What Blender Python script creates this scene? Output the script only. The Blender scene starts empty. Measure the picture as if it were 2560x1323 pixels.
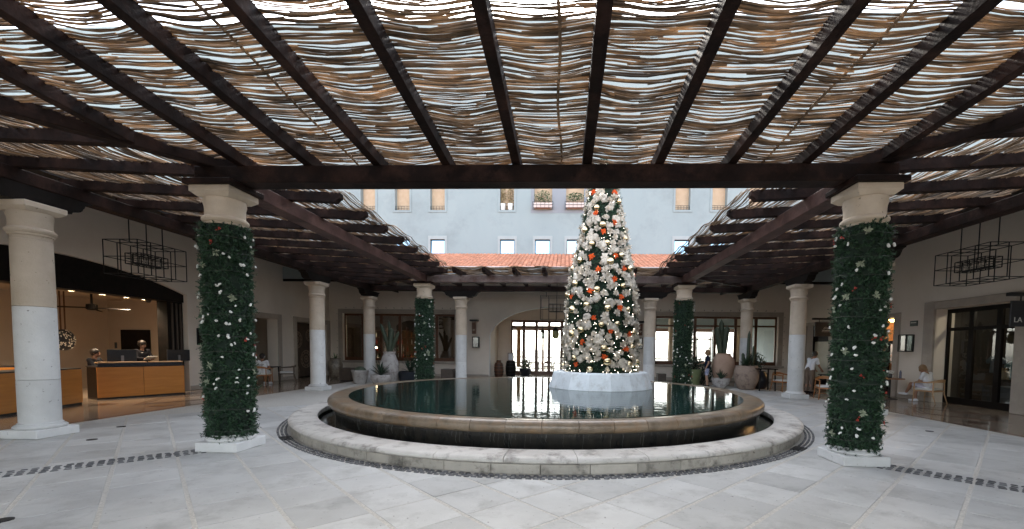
import bpy, math, random
import numpy as np
from mathutils import Vector, Matrix

random.seed(7)
RNG = np.random.default_rng(11)
SC = bpy.context.scene
COL = SC.collection

# ------------------------------------------------------------------ camera, world, sun, exposure
cam_data = bpy.data.cameras.new('camera')
cam = bpy.data.objects.new('camera', cam_data)
COL.objects.link(cam)
SC.camera = cam
YAW, PITCH, ROLL = 0.0400, 0.0537, 0.0120
_f = Vector((-math.sin(YAW), math.cos(YAW), 0)); _r = Vector((math.cos(YAW), math.sin(YAW), 0)); _u = Vector((0, 0, 1))
_f2 = _f * math.cos(PITCH) - _u * math.sin(PITCH); _u2 = _u * math.cos(PITCH) + _f * math.sin(PITCH)
_r3 = _r * math.cos(ROLL) + _u2 * math.sin(ROLL); _u3 = _u2 * math.cos(ROLL) - _r * math.sin(ROLL)
cam.matrix_world = Matrix(((_r3.x, _u3.x, -_f2.x, 0), (_r3.y, _u3.y, -_f2.y, 0), (_r3.z, _u3.z, -_f2.z, 1.6), (0, 0, 0, 1)))
cam_data.sensor_width = 36.0
cam_data.lens = 1078.35 / 2560 * 36.0
cam_data.shift_x = (1280 - 1367.43) / 2560
cam_data.shift_y = (932.14 - 661.5) / 2560
cam_data.clip_start = 0.05
cam_data.clip_end = 3000

SUN_EL, SUN_AZ = math.radians(38.0), math.radians(-7.0)      # azimuth from +Y, negative to the left
world = bpy.data.worlds.new('World'); SC.world = world; world.use_nodes = True
wn = world.node_tree.nodes; wl = world.node_tree.links
sky = wn.new('ShaderNodeTexSky'); sky.sky_type = 'NISHITA'; sky.sun_disc = False
sky.sun_elevation = SUN_EL; sky.sun_rotation = SUN_AZ
sky.air_density = 1.0; sky.dust_density = 1.6; sky.ozone_density = 1.0
wn['Background'].inputs['Strength'].default_value = 0.15
hsv = wn.new('ShaderNodeHueSaturation'); hsv.inputs['Saturation'].default_value = 0.42      # thin white haze over the whole sky
wl.new(sky.outputs[0], hsv.inputs['Color']); wl.new(hsv.outputs[0], wn['Background'].inputs['Color'])
sun_data = bpy.data.lights.new('sun', 'SUN'); sun_data.energy = 1.3; sun_data.angle = math.radians(14)
sun_data.color = (1.0, 0.93, 0.82)
sun = bpy.data.objects.new('sun', sun_data); COL.objects.link(sun)
_sd = Vector((math.sin(SUN_AZ) * math.cos(SUN_EL), math.cos(SUN_AZ) * math.cos(SUN_EL), math.sin(SUN_EL)))
sun.rotation_euler = _sd.to_track_quat('Z', 'Y').to_euler()
sun.location = (0, 0, 40)
SC.view_settings.view_transform = 'Standard'; SC.view_settings.look = 'None'
SC.view_settings.gamma = 1.0; SC.view_settings.use_curve_mapping = False
SC.view_settings.exposure = 2.75
SC.cycles.use_denoising = True
SC.cycles.max_bounces = 10; SC.cycles.diffuse_bounces = 6; SC.cycles.glossy_bounces = 4
SC.cycles.transmission_bounces = 6; SC.cycles.transparent_max_bounces = 24
SC.cycles.sample_clamp_indirect = 6.0
SC.cycles.caustics_reflective = False; SC.cycles.caustics_refractive = False

# ------------------------------------------------------------------ materials
MATS = {}
def mat(name, c1, c2=None, rough=0.6, scale=4.0, stretch=(1, 1, 1), bump=0.0, bscale=60.0, metallic=0.0, spec=0.5,
        rnd=None, rvar=0.2, pits=0.0, pscale=30.0, trans=0.0, emit=None, estr=0.0, coat=0.0, rvary=0.0, tval=1.0, stain=None, sscale=1.2):
    if name in MATS: return MATS[name]
    m = bpy.data.materials.new(name); m.use_nodes = True; MATS[name] = m
    nt = m.node_tree; N = nt.nodes; L = nt.links
    b = N['Principled BSDF']; out = N['Material Output']
    c2 = c2 or c1
    geo = N.new('ShaderNodeNewGeometry')
    mp = N.new('ShaderNodeMapping'); mp.inputs['Scale'].default_value = stretch
    L.new(geo.outputs['Position'], mp.inputs['Vector'])
    nz = N.new('ShaderNodeTexNoise'); nz.inputs['Scale'].default_value = scale; nz.inputs['Detail'].default_value = 6
    nz.inputs['Roughness'].default_value = 0.62
    L.new(mp.outputs[0], nz.inputs['Vector'])
    rp = N.new('ShaderNodeValToRGB'); rp.color_ramp.elements[0].position = 0.32; rp.color_ramp.elements[1].position = 0.68
    rp.color_ramp.elements[0].color = (*c1, 1); rp.color_ramp.elements[1].color = (*c2, 1)
    L.new(nz.outputs['Fac'], rp.inputs['Fac'])
    col = rp.outputs['Color']
    if stain:
        n3 = N.new('ShaderNodeTexNoise'); n3.inputs['Scale'].default_value = sscale; n3.inputs['Detail'].default_value = 8
        n3.inputs['Roughness'].default_value = 0.7
        L.new(geo.outputs['Position'], n3.inputs['Vector'])
        r3 = N.new('ShaderNodeValToRGB'); r3.color_ramp.elements[0].position = 0.5; r3.color_ramp.elements[1].position = 0.66
        L.new(n3.outputs['Fac'], r3.inputs['Fac'])
        mx = N.new('ShaderNodeMix'); mx.data_type = 'RGBA'
        L.new(r3.outputs['Color'], mx.inputs['Factor']); L.new(col, mx.inputs['A']); mx.inputs['B'].default_value = (*stain, 1)
        col = mx.outputs['Result']
    if rnd:
        if rnd == 'object':
            oi = N.new('ShaderNodeObjectInfo'); rv = oi.outputs['Random']
        else:
            rv = geo.outputs['Random Per Island']
        mr = N.new('ShaderNodeMapRange'); mr.inputs['To Min'].default_value = 1 - rvar; mr.inputs['To Max'].default_value = 1 + rvar
        L.new(rv, mr.inputs['Value'])
        hs = N.new('ShaderNodeHueSaturation'); L.new(col, hs.inputs['Color']); L.new(mr.outputs[0], hs.inputs['Value'])
        col = hs.outputs['Color']
    if pits > 0:
        n2 = N.new('ShaderNodeTexNoise'); n2.inputs['Scale'].default_value = pscale; n2.inputs['Detail'].default_value = 3
        L.new(geo.outputs['Position'], n2.inputs['Vector'])
        r2 = N.new('ShaderNodeValToRGB'); r2.color_ramp.elements[0].position = 0.68; r2.color_ramp.elements[1].position = 0.74
        r2.color_ramp.elements[0].color = (0, 0, 0, 1); r2.color_ramp.elements[1].color = (pits, pits, pits, 1)
        L.new(n2.outputs['Fac'], r2.inputs['Fac'])
        mx = N.new('ShaderNodeMix'); mx.data_type = 'RGBA'
        L.new(r2.outputs['Color'], mx.inputs['Factor']); L.new(col, mx.inputs['A'])
        mx.inputs['B'].default_value = (c1[0] * .35, c1[1] * .33, c1[2] * .3, 1)
        col = mx.outputs['Result']
    L.new(col, b.inputs['Base Color'])
    b.inputs['Roughness'].default_value = rough
    if rvary > 0:
        mr = N.new('ShaderNodeMapRange'); mr.inputs['To Min'].default_value = max(0.02, rough - rvary); mr.inputs['To Max'].default_value = rough + rvary
        L.new(nz.outputs['Fac'], mr.inputs['Value']); L.new(mr.outputs[0], b.inputs['Roughness'])
    b.inputs['Metallic'].default_value = metallic
    b.inputs['Specular IOR Level'].default_value = spec
    if coat: b.inputs['Coat Weight'].default_value = coat; b.inputs['Coat Roughness'].default_value = 0.1
    if bump > 0:
        nb = N.new('ShaderNodeTexNoise'); nb.inputs['Scale'].default_value = bscale; nb.inputs['Detail'].default_value = 5
        L.new(mp.outputs[0], nb.inputs['Vector'])
        bp = N.new('ShaderNodeBump'); bp.inputs['Strength'].default_value = bump; bp.inputs['Distance'].default_value = 0.01
        L.new(nb.outputs['Fac'], bp.inputs['Height']); L.new(bp.outputs[0], b.inputs['Normal'])
    if emit:
        b.inputs['Emission Color'].default_value = (*emit, 1); b.inputs['Emission Strength'].default_value = estr
    if trans > 0:
        tb = N.new('ShaderNodeBsdfTranslucent'); h2 = N.new('ShaderNodeHueSaturation'); h2.inputs['Saturation'].default_value = 1.05; h2.inputs['Value'].default_value = tval; L.new(col, h2.inputs['Color']); L.new(h2.outputs[0], tb.inputs['Color'])
        ms = N.new('ShaderNodeMixShader'); ms.inputs[0].default_value = trans
        L.new(b.outputs[0], ms.inputs[1]); L.new(tb.outputs[0], ms.inputs[2]); L.new(ms.outputs[0], out.inputs['Surface'])
    return m

def glass(name, tint=(0.9, 0.95, 0.95), ior=1.45, rough=0.0):
    if name in MATS: return MATS[name]
    m = bpy.data.materials.new(name); m.use_nodes = True; MATS[name] = m
    N = m.node_tree.nodes; L = m.node_tree.links
    N.remove(N['Principled BSDF'])
    geo = N.new('ShaderNodeNewGeometry'); dt = N.new('ShaderNodeVectorMath'); dt.operation = 'DOT_PRODUCT'
    L.new(geo.outputs['Incoming'], dt.inputs[0]); L.new(geo.outputs['Normal'], dt.inputs[1])
    def mth(op, a, b=None):
        n_ = N.new('ShaderNodeMath'); n_.operation = op
        for k_, v_ in enumerate((a, b)):
            if v_ is None: continue
            if isinstance(v_, (int, float)): n_.inputs[k_].default_value = v_
            else: L.new(v_, n_.inputs[k_])
        return n_.outputs[0]
    f0 = 2 * ((ior - 1) / (ior + 1)) ** 2
    ca = mth('ABSOLUTE', dt.outputs['Value']); p5 = mth('POWER', mth('SUBTRACT', 1.0, ca), 5.0); fac = mth('ADD', mth('MULTIPLY', p5, 1 - f0), f0)
    t = N.new('ShaderNodeBsdfTransparent'); t.inputs['Color'].default_value = (*tint, 1)
    g = N.new('ShaderNodeBsdfGlossy'); g.inputs['Roughness'].default_value = rough; g.inputs['Color'].default_value = (1, 1, 1, 1)
    ms = N.new('ShaderNodeMixShader')
    L.new(fac, ms.inputs[0]); L.new(t.outputs[0], ms.inputs[1]); L.new(g.outputs[0], ms.inputs[2])
    L.new(ms.outputs[0], N['Material Output'].inputs['Surface'])
    return m

def water_mat(name, col, bump, bs):
    m = bpy.data.materials.new(name); m.use_nodes = True; MATS[name] = m
    N = m.node_tree.nodes; L = m.node_tree.links; b = N['Principled BSDF']
    geo = N.new('ShaderNodeNewGeometry')
    mp = N.new('ShaderNodeMapping'); mp.inputs['Scale'].default_value = (0.55, 1.0, 1.0); L.new(geo.outputs['Position'], mp.inputs['Vector'])
    n1 = N.new('ShaderNodeTexNoise'); n1.inputs['Scale'].default_value = bs; n1.inputs['Detail'].default_value = 3; n1.inputs['Distortion'].default_value = 0.6
    L.new(mp.outputs[0], n1.inputs['Vector'])
    bp = N.new('ShaderNodeBump'); bp.inputs['Strength'].default_value = bump; bp.inputs['Distance'].default_value = 0.01
    L.new(n1.outputs['Fac'], bp.inputs['Height']); L.new(bp.outputs[0], b.inputs['Normal'])
    n2 = N.new('ShaderNodeTexNoise'); n2.inputs['Scale'].default_value = 9; n2.inputs['Detail'].default_value = 5; L.new(mp.outputs[0], n2.inputs['Vector'])
    rp = N.new('ShaderNodeValToRGB'); rp.color_ramp.elements[0].color = (*[c * .45 for c in col], 1); rp.color_ramp.elements[1].color = (*[c * 1.9 for c in col], 1)
    rp.color_ramp.elements[0].position = .35; rp.color_ramp.elements[1].position = .7
    L.new(n2.outputs['Fac'], rp.inputs['Fac']); L.new(rp.outputs[0], b.inputs['Base Color'])
    b.inputs['Roughness'].default_value = 0.03; b.inputs['IOR'].default_value = 1.33; b.inputs['Specular IOR Level'].default_value = 0.75
    return m

SLAB = mat('limestone_slab', (.42, .417, .398), (.53, .527, .503), rough=.5, rvary=.12, scale=1.3, stain=(.36, .355, .335), sscale=1.9, rnd='object', rvar=.12, pits=.8, pscale=21, bump=.25, bscale=45)
SLABF = mat('limestone_field', (.42, .417, .398), (.53, .527, .503), rough=.5, rvary=.12, scale=1.3, stain=(.36, .355, .335), sscale=1.9, rnd='island', rvar=.12, pits=.8, pscale=21, bump=.25, bscale=45)
MORTAR = mat('pebble_mortar', (.40, .38, .34), (.62, .59, .53), rough=.9, scale=40, bump=.5, bscale=70)
COBB = mat('dark_cobble', (.06, .062, .065), (.15, .15, .15), rough=.55, scale=9, rnd='object', rvar=.4, bump=.3, bscale=40)
COBBF = mat('dark_cobble_field', (.06, .062, .065), (.15, .15, .15), rough=.55, scale=9, rnd='island', rvar=.4, bump=.3, bscale=40)
STONE = mat('quarry_stone', (.53, .44, .335), (.63, .535, .425), rough=.75, scale=3.0, pits=.8, pscale=17, bump=.35, bscale=45, rnd='object', rvar=.08)
STONEP = mat('pale_quarry_stone', (.60, .60, .585), (.70, .70, .685), rough=.75, scale=3.0, pits=.8, pscale=17, bump=.35, bscale=45, rnd='object', rvar=.1)
STONEW = mat('weathered_stone', (.36, .33, .28), (.50, .46, .40), rough=.7, scale=3.5, pits=.8, pscale=15, bump=.4, bscale=40, rnd='object', rvar=.16, stain=(.13, .12, .10), sscale=3.0)
COPING = mat('coping_stone', (.50, .47, .42), (.60, .57, .52), rough=.55, scale=3.0, pits=.6, pscale=20, bump=.3, bscale=40, rnd='object', rvar=.1, stain=(.20, .175, .15), sscale=3.2)
RIM = mat('wet_rim_stone', (.13, .095, .06), (.28, .22, .16), rough=.3, scale=5.0, pits=.7, pscale=20, bump=.35, bscale=30, rnd='object', rvar=.18, stain=(.20, .12, .06), sscale=2.5)
WETWALL = mat('wet_dark_tile', (.010, .011, .011), (.030, .026, .020), rough=.22, scale=7, stretch=(1, 1, .25), bump=.5, bscale=22)
PLANTERW = mat('pale_planter_stone', (.66, .70, .71), (.76, .80, .81), rough=.6, scale=5, pits=.4, pscale=28, rnd='object', rvar=.1, bump=.2, stain=(.55, .57, .56), sscale=4)
PLASTER = mat('cream_plaster', (.70, .62, .53), (.76, .68, .595), rough=.85, scale=1.2, bump=.08, bscale=30)
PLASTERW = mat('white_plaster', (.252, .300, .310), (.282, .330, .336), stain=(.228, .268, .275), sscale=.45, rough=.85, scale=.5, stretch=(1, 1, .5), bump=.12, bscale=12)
GREYP = mat('grey_plaster', (.235, .25, .275), (.255, .27, .295), rough=.85, scale=.8)
SURR = mat('beige_stone_surround', (.36, .31, .26), (.44, .38, .32), rough=.7, scale=3, pits=.4, pscale=25, bump=.2)
TANROOM = mat('tan_plaster', (.46, .375, .285), (.50, .41, .315), rough=.85, scale=1.5)
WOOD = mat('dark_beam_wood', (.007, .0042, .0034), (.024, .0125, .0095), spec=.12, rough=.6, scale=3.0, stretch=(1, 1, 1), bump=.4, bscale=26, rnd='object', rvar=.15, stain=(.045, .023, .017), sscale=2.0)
WOODR = mat('red_brown_beam', (.055, .029, .024), (.13, .072, .061), spec=.2, rough=.55, scale=2.5, bump=.35, bscale=26, rnd='object', rvar=.1, stain=(.15, .085, .07), sscale=1.6)  # side beams: lighter wood copy with the court's skylight in its colour
WOODB = mat('black_brown_wood', (.006, .005, .004), (.014, .010, .008), spec=.15, rough=.55, scale=5, bump=.15)
WOODW = mat('window_wood', (.085, .032, .014), (.14, .056, .026), rough=.4, scale=6, stretch=(3, 3, .4), bump=.15)
WOODO = mat('orange_veneer', (.40, .15, .022), (.50, .20, .035), rough=.35, scale=2.5, stretch=(.6, .6, 5), coat=.3)
WOODC = mat('chair_teak', (.30, .12, .035), (.42, .18, .06), rough=.4, scale=8, stretch=(1, 1, .3))
WOODT = mat('pale_oak', (.40, .24, .12), (.50, .31, .17), rough=.45, scale=8)
CANE = mat('dry_cane', (.105, .076, .052), (.36, .262, .172), rough=.7, scale=2.0, rnd='island', rvar=.55, trans=.42, tval=1.7)
METAL = mat('black_iron', (.012, .012, .013), (.02, .02, .02), rough=.5, scale=10, metallic=.4)
MARBLE = mat('polished_marble', (.30, .235, .175), (.38, .30, .23), rough=.12, scale=1.6, rvary=.05, stain=(.26, .19, .14), sscale=1.0)
INLAY = mat('dark_marble_inlay', (.09, .055, .04), (.13, .08, .06), rough=.12, scale=3)
TILE = mat('terracotta_tile', (.46, .185, .105), (.58, .27, .165), rough=.75, scale=5, rnd='island', rvar=.18, bump=.2)
GROUND = mat('dry_ground', (.42, .38, .31), (.52, .47, .39), rough=.95, scale=.3)
FOL = mat('fir_needles', (.012, .040, .018), (.046, .098, .048), rough=.45, scale=9, rnd='island', rvar=.6, trans=.12)
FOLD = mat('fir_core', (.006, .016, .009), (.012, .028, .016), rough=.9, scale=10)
FOLG = mat('green_leaf', (.03, .07, .025), (.07, .13, .045), rough=.45, scale=8, rnd='island', rvar=.4, trans=.15)
FOLK = mat('dark_leaf', (.012, .03, .016), (.03, .055, .03), rough=.4, scale=8, rnd='island', rvar=.4, trans=.1)
CACT = mat('cactus_skin', (.03, .045, .028), (.06, .08, .045), rough=.6, scale=12, bump=.4)
SOIL = mat('potting_soil', (.03, .022, .016), (.055, .04, .03), rough=.95, scale=30, bump=.5)
WHITEF = mat('white_petals', (.66, .66, .62), (.74, .74, .70), rough=.8, scale=20, rnd='object', rvar=.06)
CREAMF = mat('cream_fabric', (.60, .53, .43), (.76, .69, .58), rough=.75, scale=14, rnd='object', rvar=.12, trans=.25)
GOLDF = mat('gold_fabric', (.62, .38, .12), (.72, .50, .22), rough=.6, scale=14, trans=.2)
ORANGEF = mat('orange_petals', (.75, .09, .012), (.85, .16, .02), rough=.6, scale=10, trans=.2)
REDB = mat('red_berry', (.42, .03, .02), (.50, .06, .03), rough=.35, scale=10)
GOLD = mat('champagne_bauble', (.78, .62, .36), (.84, .70, .45), rough=.14, metallic=1.0, scale=3)
BULB = mat('warm_bulb', (1, .9, .7), rough=.4, emit=(1.0, .90, .74), estr=2.2)
LAMPE = mat('lit_lamp', (1, .9, .75), rough=.4, emit=(1.0, .80, .52), estr=14.0)
AMBER = mat('lit_amber_tube', (1, .7, .3), rough=.4, emit=(1.0, .58, .18), estr=6.0)
WIREM = mat('pale_wire', (.08, .085, .07), rough=.5)
GLASS = glass('window_glass')
GLASSD = glass('tinted_glass', (.5, .54, .54), ior=1.4)
GLASSB = glass('bar_glass', (.55, .55, .52), ior=1.9)
BLUEG = mat('sky_reflecting_glass', (.30, .47, .60), (.34, .51, .64), rough=.05, metallic=1.0)
WATER = water_mat('pool_water', (.010, .026, .023), .22, 8.0)
MOAT = water_mat('moat_water', (.006, .010, .010), .3, 10.0)
SCREEN = mat('black_plastic', (.008, .009, .012), (.014, .015, .018), rough=.3, scale=8)
CUSH = mat('white_cushion', (.62, .62, .60), (.72, .72, .70), rough=.85, scale=30)
SKIN = mat('skin', (.42, .24, .16), (.48, .28, .19), rough=.55, scale=12)
SKIND = mat('skin_tan', (.30, .15, .09), (.35, .18, .11), rough=.55, scale=12)
HAIRD = mat('dark_hair', (.012, .009, .007), (.03, .02, .015), rough=.5, scale=40)
HAIRB = mat('light_brown_hair', (.20, .11, .05), (.32, .20, .10), rough=.5, scale=40)
NAVY = mat('navy_cloth', (.008, .012, .03), (.014, .02, .045), rough=.85, spec=.15, scale=25)
BLACKC = mat('black_cloth', (.008, .008, .011), (.016, .016, .02), rough=.85, spec=.15, scale=25)
WHITEC = mat('white_cloth', (.68, .69, .72), (.76, .77, .80), rough=.85, spec=.15, scale=25)
BROWNC = mat('taupe_cloth', (.16, .12, .09), (.20, .15, .12), rough=.85, spec=.15, scale=25)
PRINTC = mat('blue_white_print', (.05, .08, .30), (.70, .72, .80), rough=.85, spec=.15, scale=22)
LILAC = mat('pale_lilac_cloth', (.55, .52, .60), (.62, .59, .66), rough=.85, spec=.15, scale=25)

# ------------------------------------------------------------------ mesh helpers
def wloc(o):
    v = Vector((0, 0, 0))
    while o is not None:
        v = v + o.location; o = o.parent
    return v

def tag(o, label=None, cat=None, group=None, kind=None):
    if label: o['label'] = label
    if cat: o['category'] = cat
    if group: o['group'] = group
    if kind: o['kind'] = kind
    return o

def thing(name, loc, label, cat, group=None, rz=0.0):
    o = bpy.data.objects.new(name, None); COL.objects.link(o)
    o.location = loc; o.rotation_euler = (0, 0, rz); o.empty_display_size = .2
    return tag(o, label, cat, group)

def np_mesh(name, V, Q, T=None):
    me = bpy.data.meshes.new(name)
    V = np.asarray(V, dtype=np.float32); Q = np.asarray(Q, dtype=np.int32).reshape(-1, 4)
    T = np.zeros((0, 3), np.int32) if T is None else np.asarray(T, np.int32).reshape(-1, 3)
    me.vertices.add(len(V)); me.vertices.foreach_set('co', V.ravel())
    loops = np.concatenate([Q.ravel(), T.ravel()]); me.loops.add(len(loops)); me.loops.foreach_set('vertex_index', loops)
    starts = np.concatenate([np.arange(len(Q)) * 4, len(Q) * 4 + np.arange(len(T)) * 3])
    me.polygons.add(len(starts)); me.polygons.foreach_set('loop_start', starts.astype(np.int32))
    me.update(calc_edges=True); me.validate()
    return me

def link_mesh(me, name, m, parent=None, smooth=False, loc=None):
    if m and not me.materials: me.materials.append(m)
    if smooth: me.polygons.foreach_set('use_smooth', np.ones(len(me.polygons), bool))
    o = bpy.data.objects.new(name, me); COL.objects.link(o)
    if parent is not None: o.parent = parent
    if loc is not None: o.location = loc
    return o

class MB:
    def __init__(s): s.v = []; s.f = []
    def add(s, V, F):
        b = len(s.v); s.v.extend([tuple(p) for p in V]); s.f.extend([tuple(i + b for i in f) for f in F]); return s
    def box(s, x0, x1, y0, y1, z0, z1, c=0.0):
        if c <= 0:
            V = [(x0, y0, z0), (x1, y0, z0), (x1, y1, z0), (x0, y1, z0), (x0, y0, z1), (x1, y0, z1), (x1, y1, z1), (x0, y1, z1)]
            return s.add(V, [(0, 3, 2, 1), (4, 5, 6, 7), (0, 1, 5, 4), (1, 2, 6, 5), (2, 3, 7, 6), (3, 0, 4, 7)])
        c = min(c, (x1 - x0) * .45, (y1 - y0) * .45, (z1 - z0) * .45)
        V = []; 
        for z, d in ((z0, c), (z0 + c, 0), (z1 - c, 0), (z1, c)):
            xs, xe, ys, ye = x0 + d, x1 - d, y0 + d, y1 - d
            k = 0 if d else c
            V += [(xs + k, ys, z), (xe - k, ys, z), (xe, ys + k, z), (xe, ye - k, z), (xe - k, ye, z), (xs + k, ye, z), (xs, ye - k, z), (xs, ys + k, z)]
        F = []
        for l in range(3):
            for i in range(8):
                j = (i + 1) % 8; F.append((l * 8 + i, l * 8 + j, l * 8 + 8 + j, l * 8 + 8 + i))
        F.append(tuple(range(7, -1, -1))); F.append(tuple(range(24, 32)))
        return s.add(V, F)
    def obox(s, c, ax, ay, az):   # centre and three half-axis vectors
        c = Vector(c); ax = Vector(ax); ay = Vector(ay); az = Vector(az)
        V = [c + ax * i + ay * j + az * k for k in (-1, 1) for i, j in ((-1, -1), (1, -1), (1, 1), (-1, 1))]
        return s.add(V, [(0, 3, 2, 1), (4, 5, 6, 7), (0, 1, 5, 4), (1, 2, 6, 5), (2, 3, 7, 6), (3, 0, 4, 7)])
    def bar(s, p, q, w, h=None, up=(0, 0, 1)):
        p = Vector(p); q = Vector(q); h = h or w; d = q - p; up = Vector(up)
        if abs(d.normalized().dot(up)) > .98: up = Vector((1, 0, 0))
        a = d.cross(up).normalized(); b = a.cross(d).normalized()
        return s.obox((p + q) / 2, d / 2, a * w / 2, b * h / 2)
    def tube(s, pts, rad, n=8, caps=True):
        pts = [Vector(p) for p in pts]
        if not hasattr(rad, '__len__'): rad = [rad] * len(pts)
        V = []; F = []; up = Vector((0, 0, 1)); prev = None
        for i, p in enumerate(pts):
            d = (pts[min(i + 1, len(pts) - 1)] - pts[max(i - 1, 0)]).normalized()
            if prev is None:
                a = d.cross(up)
                if a.length < 1e-3: a = d.cross(Vector((1, 0, 0)))
                a.normalize()
            else:
                a = (prev - d * prev.dot(d)).normalized()
            prev = a; b = d.cross(a)
            for k in range(n):
                t = 2 * math.pi * k / n; V.append(p + (a * math.cos(t) + b * math.sin(t)) * rad[i])
        for i in range(len(pts) - 1):
            for k in range(n):
                j = (k + 1) % n; F.append((i * n + k, i * n + j, i * n + n + j, i * n + n + k))
        if caps: F.append(tuple(range(n - 1, -1, -1))); F.append(tuple(range((len(pts) - 1) * n, len(pts) * n)))
        return s.add(V, F)
    def lathe(s, prof, n=24, c=(0, 0, 0), caps=True, a0=0.0, a1=2 * math.pi):
        V = []; F = []; full = abs(a1 - a0 - 2 * math.pi) < 1e-6; m = n if full else n + 1
        for r, z in prof:
            for k in range(m):
                t = a0 + (a1 - a0) * k / n; V.append((c[0] + r * math.cos(t), c[1] + r * math.sin(t), c[2] + z))
        for i in range(len(prof) - 1):
            for k in range(n):
                j = (k + 1) % m; F.append((i * m + k, i * m + j, (i + 1) * m + j, (i + 1) * m + k))
        if caps and full: F.append(tuple(range(n - 1, -1, -1))); F.append(tuple(range((len(prof) - 1) * m, len(prof) * m)))
        return s.add(V, F)
    def ell(s, c, r, n=10, m=7):
        if not hasattr(r, '__len__'): r = (r, r, r)
        V = [(c[0], c[1], c[2] - r[2])]
        for i in range(1, m):
            t = -math.pi / 2 + math.pi * i / m
            for k in range(n):
                a = 2 * math.pi * k / n; V.append((c[0] + r[0] * math.cos(t) * math.cos(a), c[1] + r[1] * math.cos(t) * math.sin(a), c[2] + r[2] * math.sin(t)))
        V.append((c[0], c[1], c[2] + r[2])); F = []
        for k in range(n): F.append((0, 1 + (k + 1) % n, 1 + k))
        for i in range(m - 2):
            for k in range(n):
                j = (k + 1) % n; F.append((1 + i * n + k, 1 + i * n + j, 1 + (i + 1) * n + j, 1 + (i + 1) * n + k))
        t = len(V) - 1; b = 1 + (m - 2) * n
        for k in range(n): F.append((b + k, b + (k + 1) % n, t))
        return s.add(V, F)
    def capsule(s, p, q, r0, r1, n=12):
        p = Vector(p); q = Vector(q); d = (q - p)
        if d.length < 1e-4: return s.ell(p, r0)
        dn = d.normalized(); pts = []; rad = []
        for t in (-1, -.8, -.45): pts.append(p + dn * r0 * t); rad.append(r0 * math.sqrt(max(0.003, 1 - t * t)))
        pts.append(p); rad.append(r0); pts.append(q); rad.append(r1)
        for t in (.45, .8, 1): pts.append(q + dn * r1 * t); rad.append(r1 * math.sqrt(max(0.003, 1 - t * t)))
        return s.tube(pts, rad, n)
    def prism(s, poly, fn):       # poly in 2d, fn(u, v, t) -> xyz, t in 0..1
        n = len(poly); V = [fn(u, v, 0) for u, v in poly] + [fn(u, v, 1) for u, v in poly]
        F = [tuple(range(n - 1, -1, -1)), tuple(range(n, 2 * n))] + [(i, (i + 1) % n, n + (i + 1) % n, n + i) for i in range(n)]
        return s.add(V, F)
    def mesh(s, name, off=(0, 0, 0)):
        me = bpy.data.meshes.new(name); ox, oy, oz = off
        me.from_pydata([(x - ox, y - oy, z - oz) for x, y, z in s.v], [], s.f); me.update(); return me
    def build(s, name, m, parent=None, smooth=False, local=False):
        off = (0, 0, 0) if (parent is None or local) else tuple(wloc(parent))
        return link_mesh(s.mesh(name, off), name, m, parent, smooth)

def autosmooth(o, ang=40):
    me = o.data; me.polygons.foreach_set('use_smooth', np.ones(len(me.polygons), bool))
    try: me.set_sharp_from_angle(angle=math.radians(ang))
    except Exception: pass
    return o

def bevel(o, w=.01, seg=2):
    b = o.modifiers.new('bevel', 'BEVEL'); b.width = w; b.segments = seg; b.limit_method = 'ANGLE'; b.angle_limit = math.radians(40)
    return o

def copy_tree(o, parent=None):
    c = o.copy(); COL.objects.link(c); c.parent = parent
    for ch in list(o.children): copy_tree(ch, c)
    return c

def cell_wall(axis, pos0, pos1, u0, u1, z0, z1, openings):
    """wall slab with rectangular openings; axis 'x' = plane of constant x between pos0 and pos1"""
    mb = MB()
    us = sorted(set([u0, u1] + [min(max(o[k], u0), u1) for o in openings for k in (0, 1)]))
    zs = sorted(set([z0, z1] + [min(max(o[k], z0), z1) for o in openings for k in (2, 3)]))
    P = (lambda a, u, z: (a, u, z)) if axis == 'x' else (lambda a, u, z: (u, a, z))
    solid = lambda i, j: 0 <= i < len(us) - 1 and 0 <= j < len(zs) - 1 and not any(
        o[0] <= (us[i] + us[i + 1]) / 2 <= o[1] and o[2] <= (zs[j] + zs[j + 1]) / 2 <= o[3] for o in openings)
    for i in range(len(us) - 1):
        for j in range(len(zs) - 1):
            if not solid(i, j): continue
            a, b, c, d = us[i], us[i + 1], zs[j], zs[j + 1]
            for p in (pos0, pos1): mb.add([P(p, a, c), P(p, b, c), P(p, b, d), P(p, a, d)], [(0, 1, 2, 3)])
            for di, dj, q in ((-1, 0, ((a, c), (a, d))), (1, 0, ((b, c), (b, d))), (0, -1, ((a, c), (b, c))), (0, 1, ((a, d), (b, d)))):
                if not solid(i + di, j + dj):
                    (s0, t0), (s1, t1) = q
                    mb.add([P(pos0, s0, t0), P(pos0, s1, t1), P(pos1, s1, t1), P(pos1, s0, t0)], [(0, 1, 2, 3)])
    return mb

def arch_part(mb, axis, pos0, pos1, u0, u1, ztop, zfun, n=40, zbot=None):
    """solid above an arch curve zfun(u) up to ztop (spandrel), with soffit"""
    P = (lambda a, u, z: (a, u, z)) if axis == 'x' else (lambda a, u, z: (u, a, z))
    for i in range(n):
        a = u0 + (u1 - u0) * i / n; b = u0 + (u1 - u0) * (i + 1) / n; za, zb = zfun(a), zfun(b)
        for p in (pos0, pos1): mb.add([P(p, a, za), P(p, b, zb), P(p, b, ztop), P(p, a, ztop)], [(0, 1, 2, 3)])
        mb.add([P(pos0, a, za), P(pos0, b, zb), P(pos1, b, zb), P(pos1, a, za)], [(0, 1, 2, 3)])
    return mb

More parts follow.
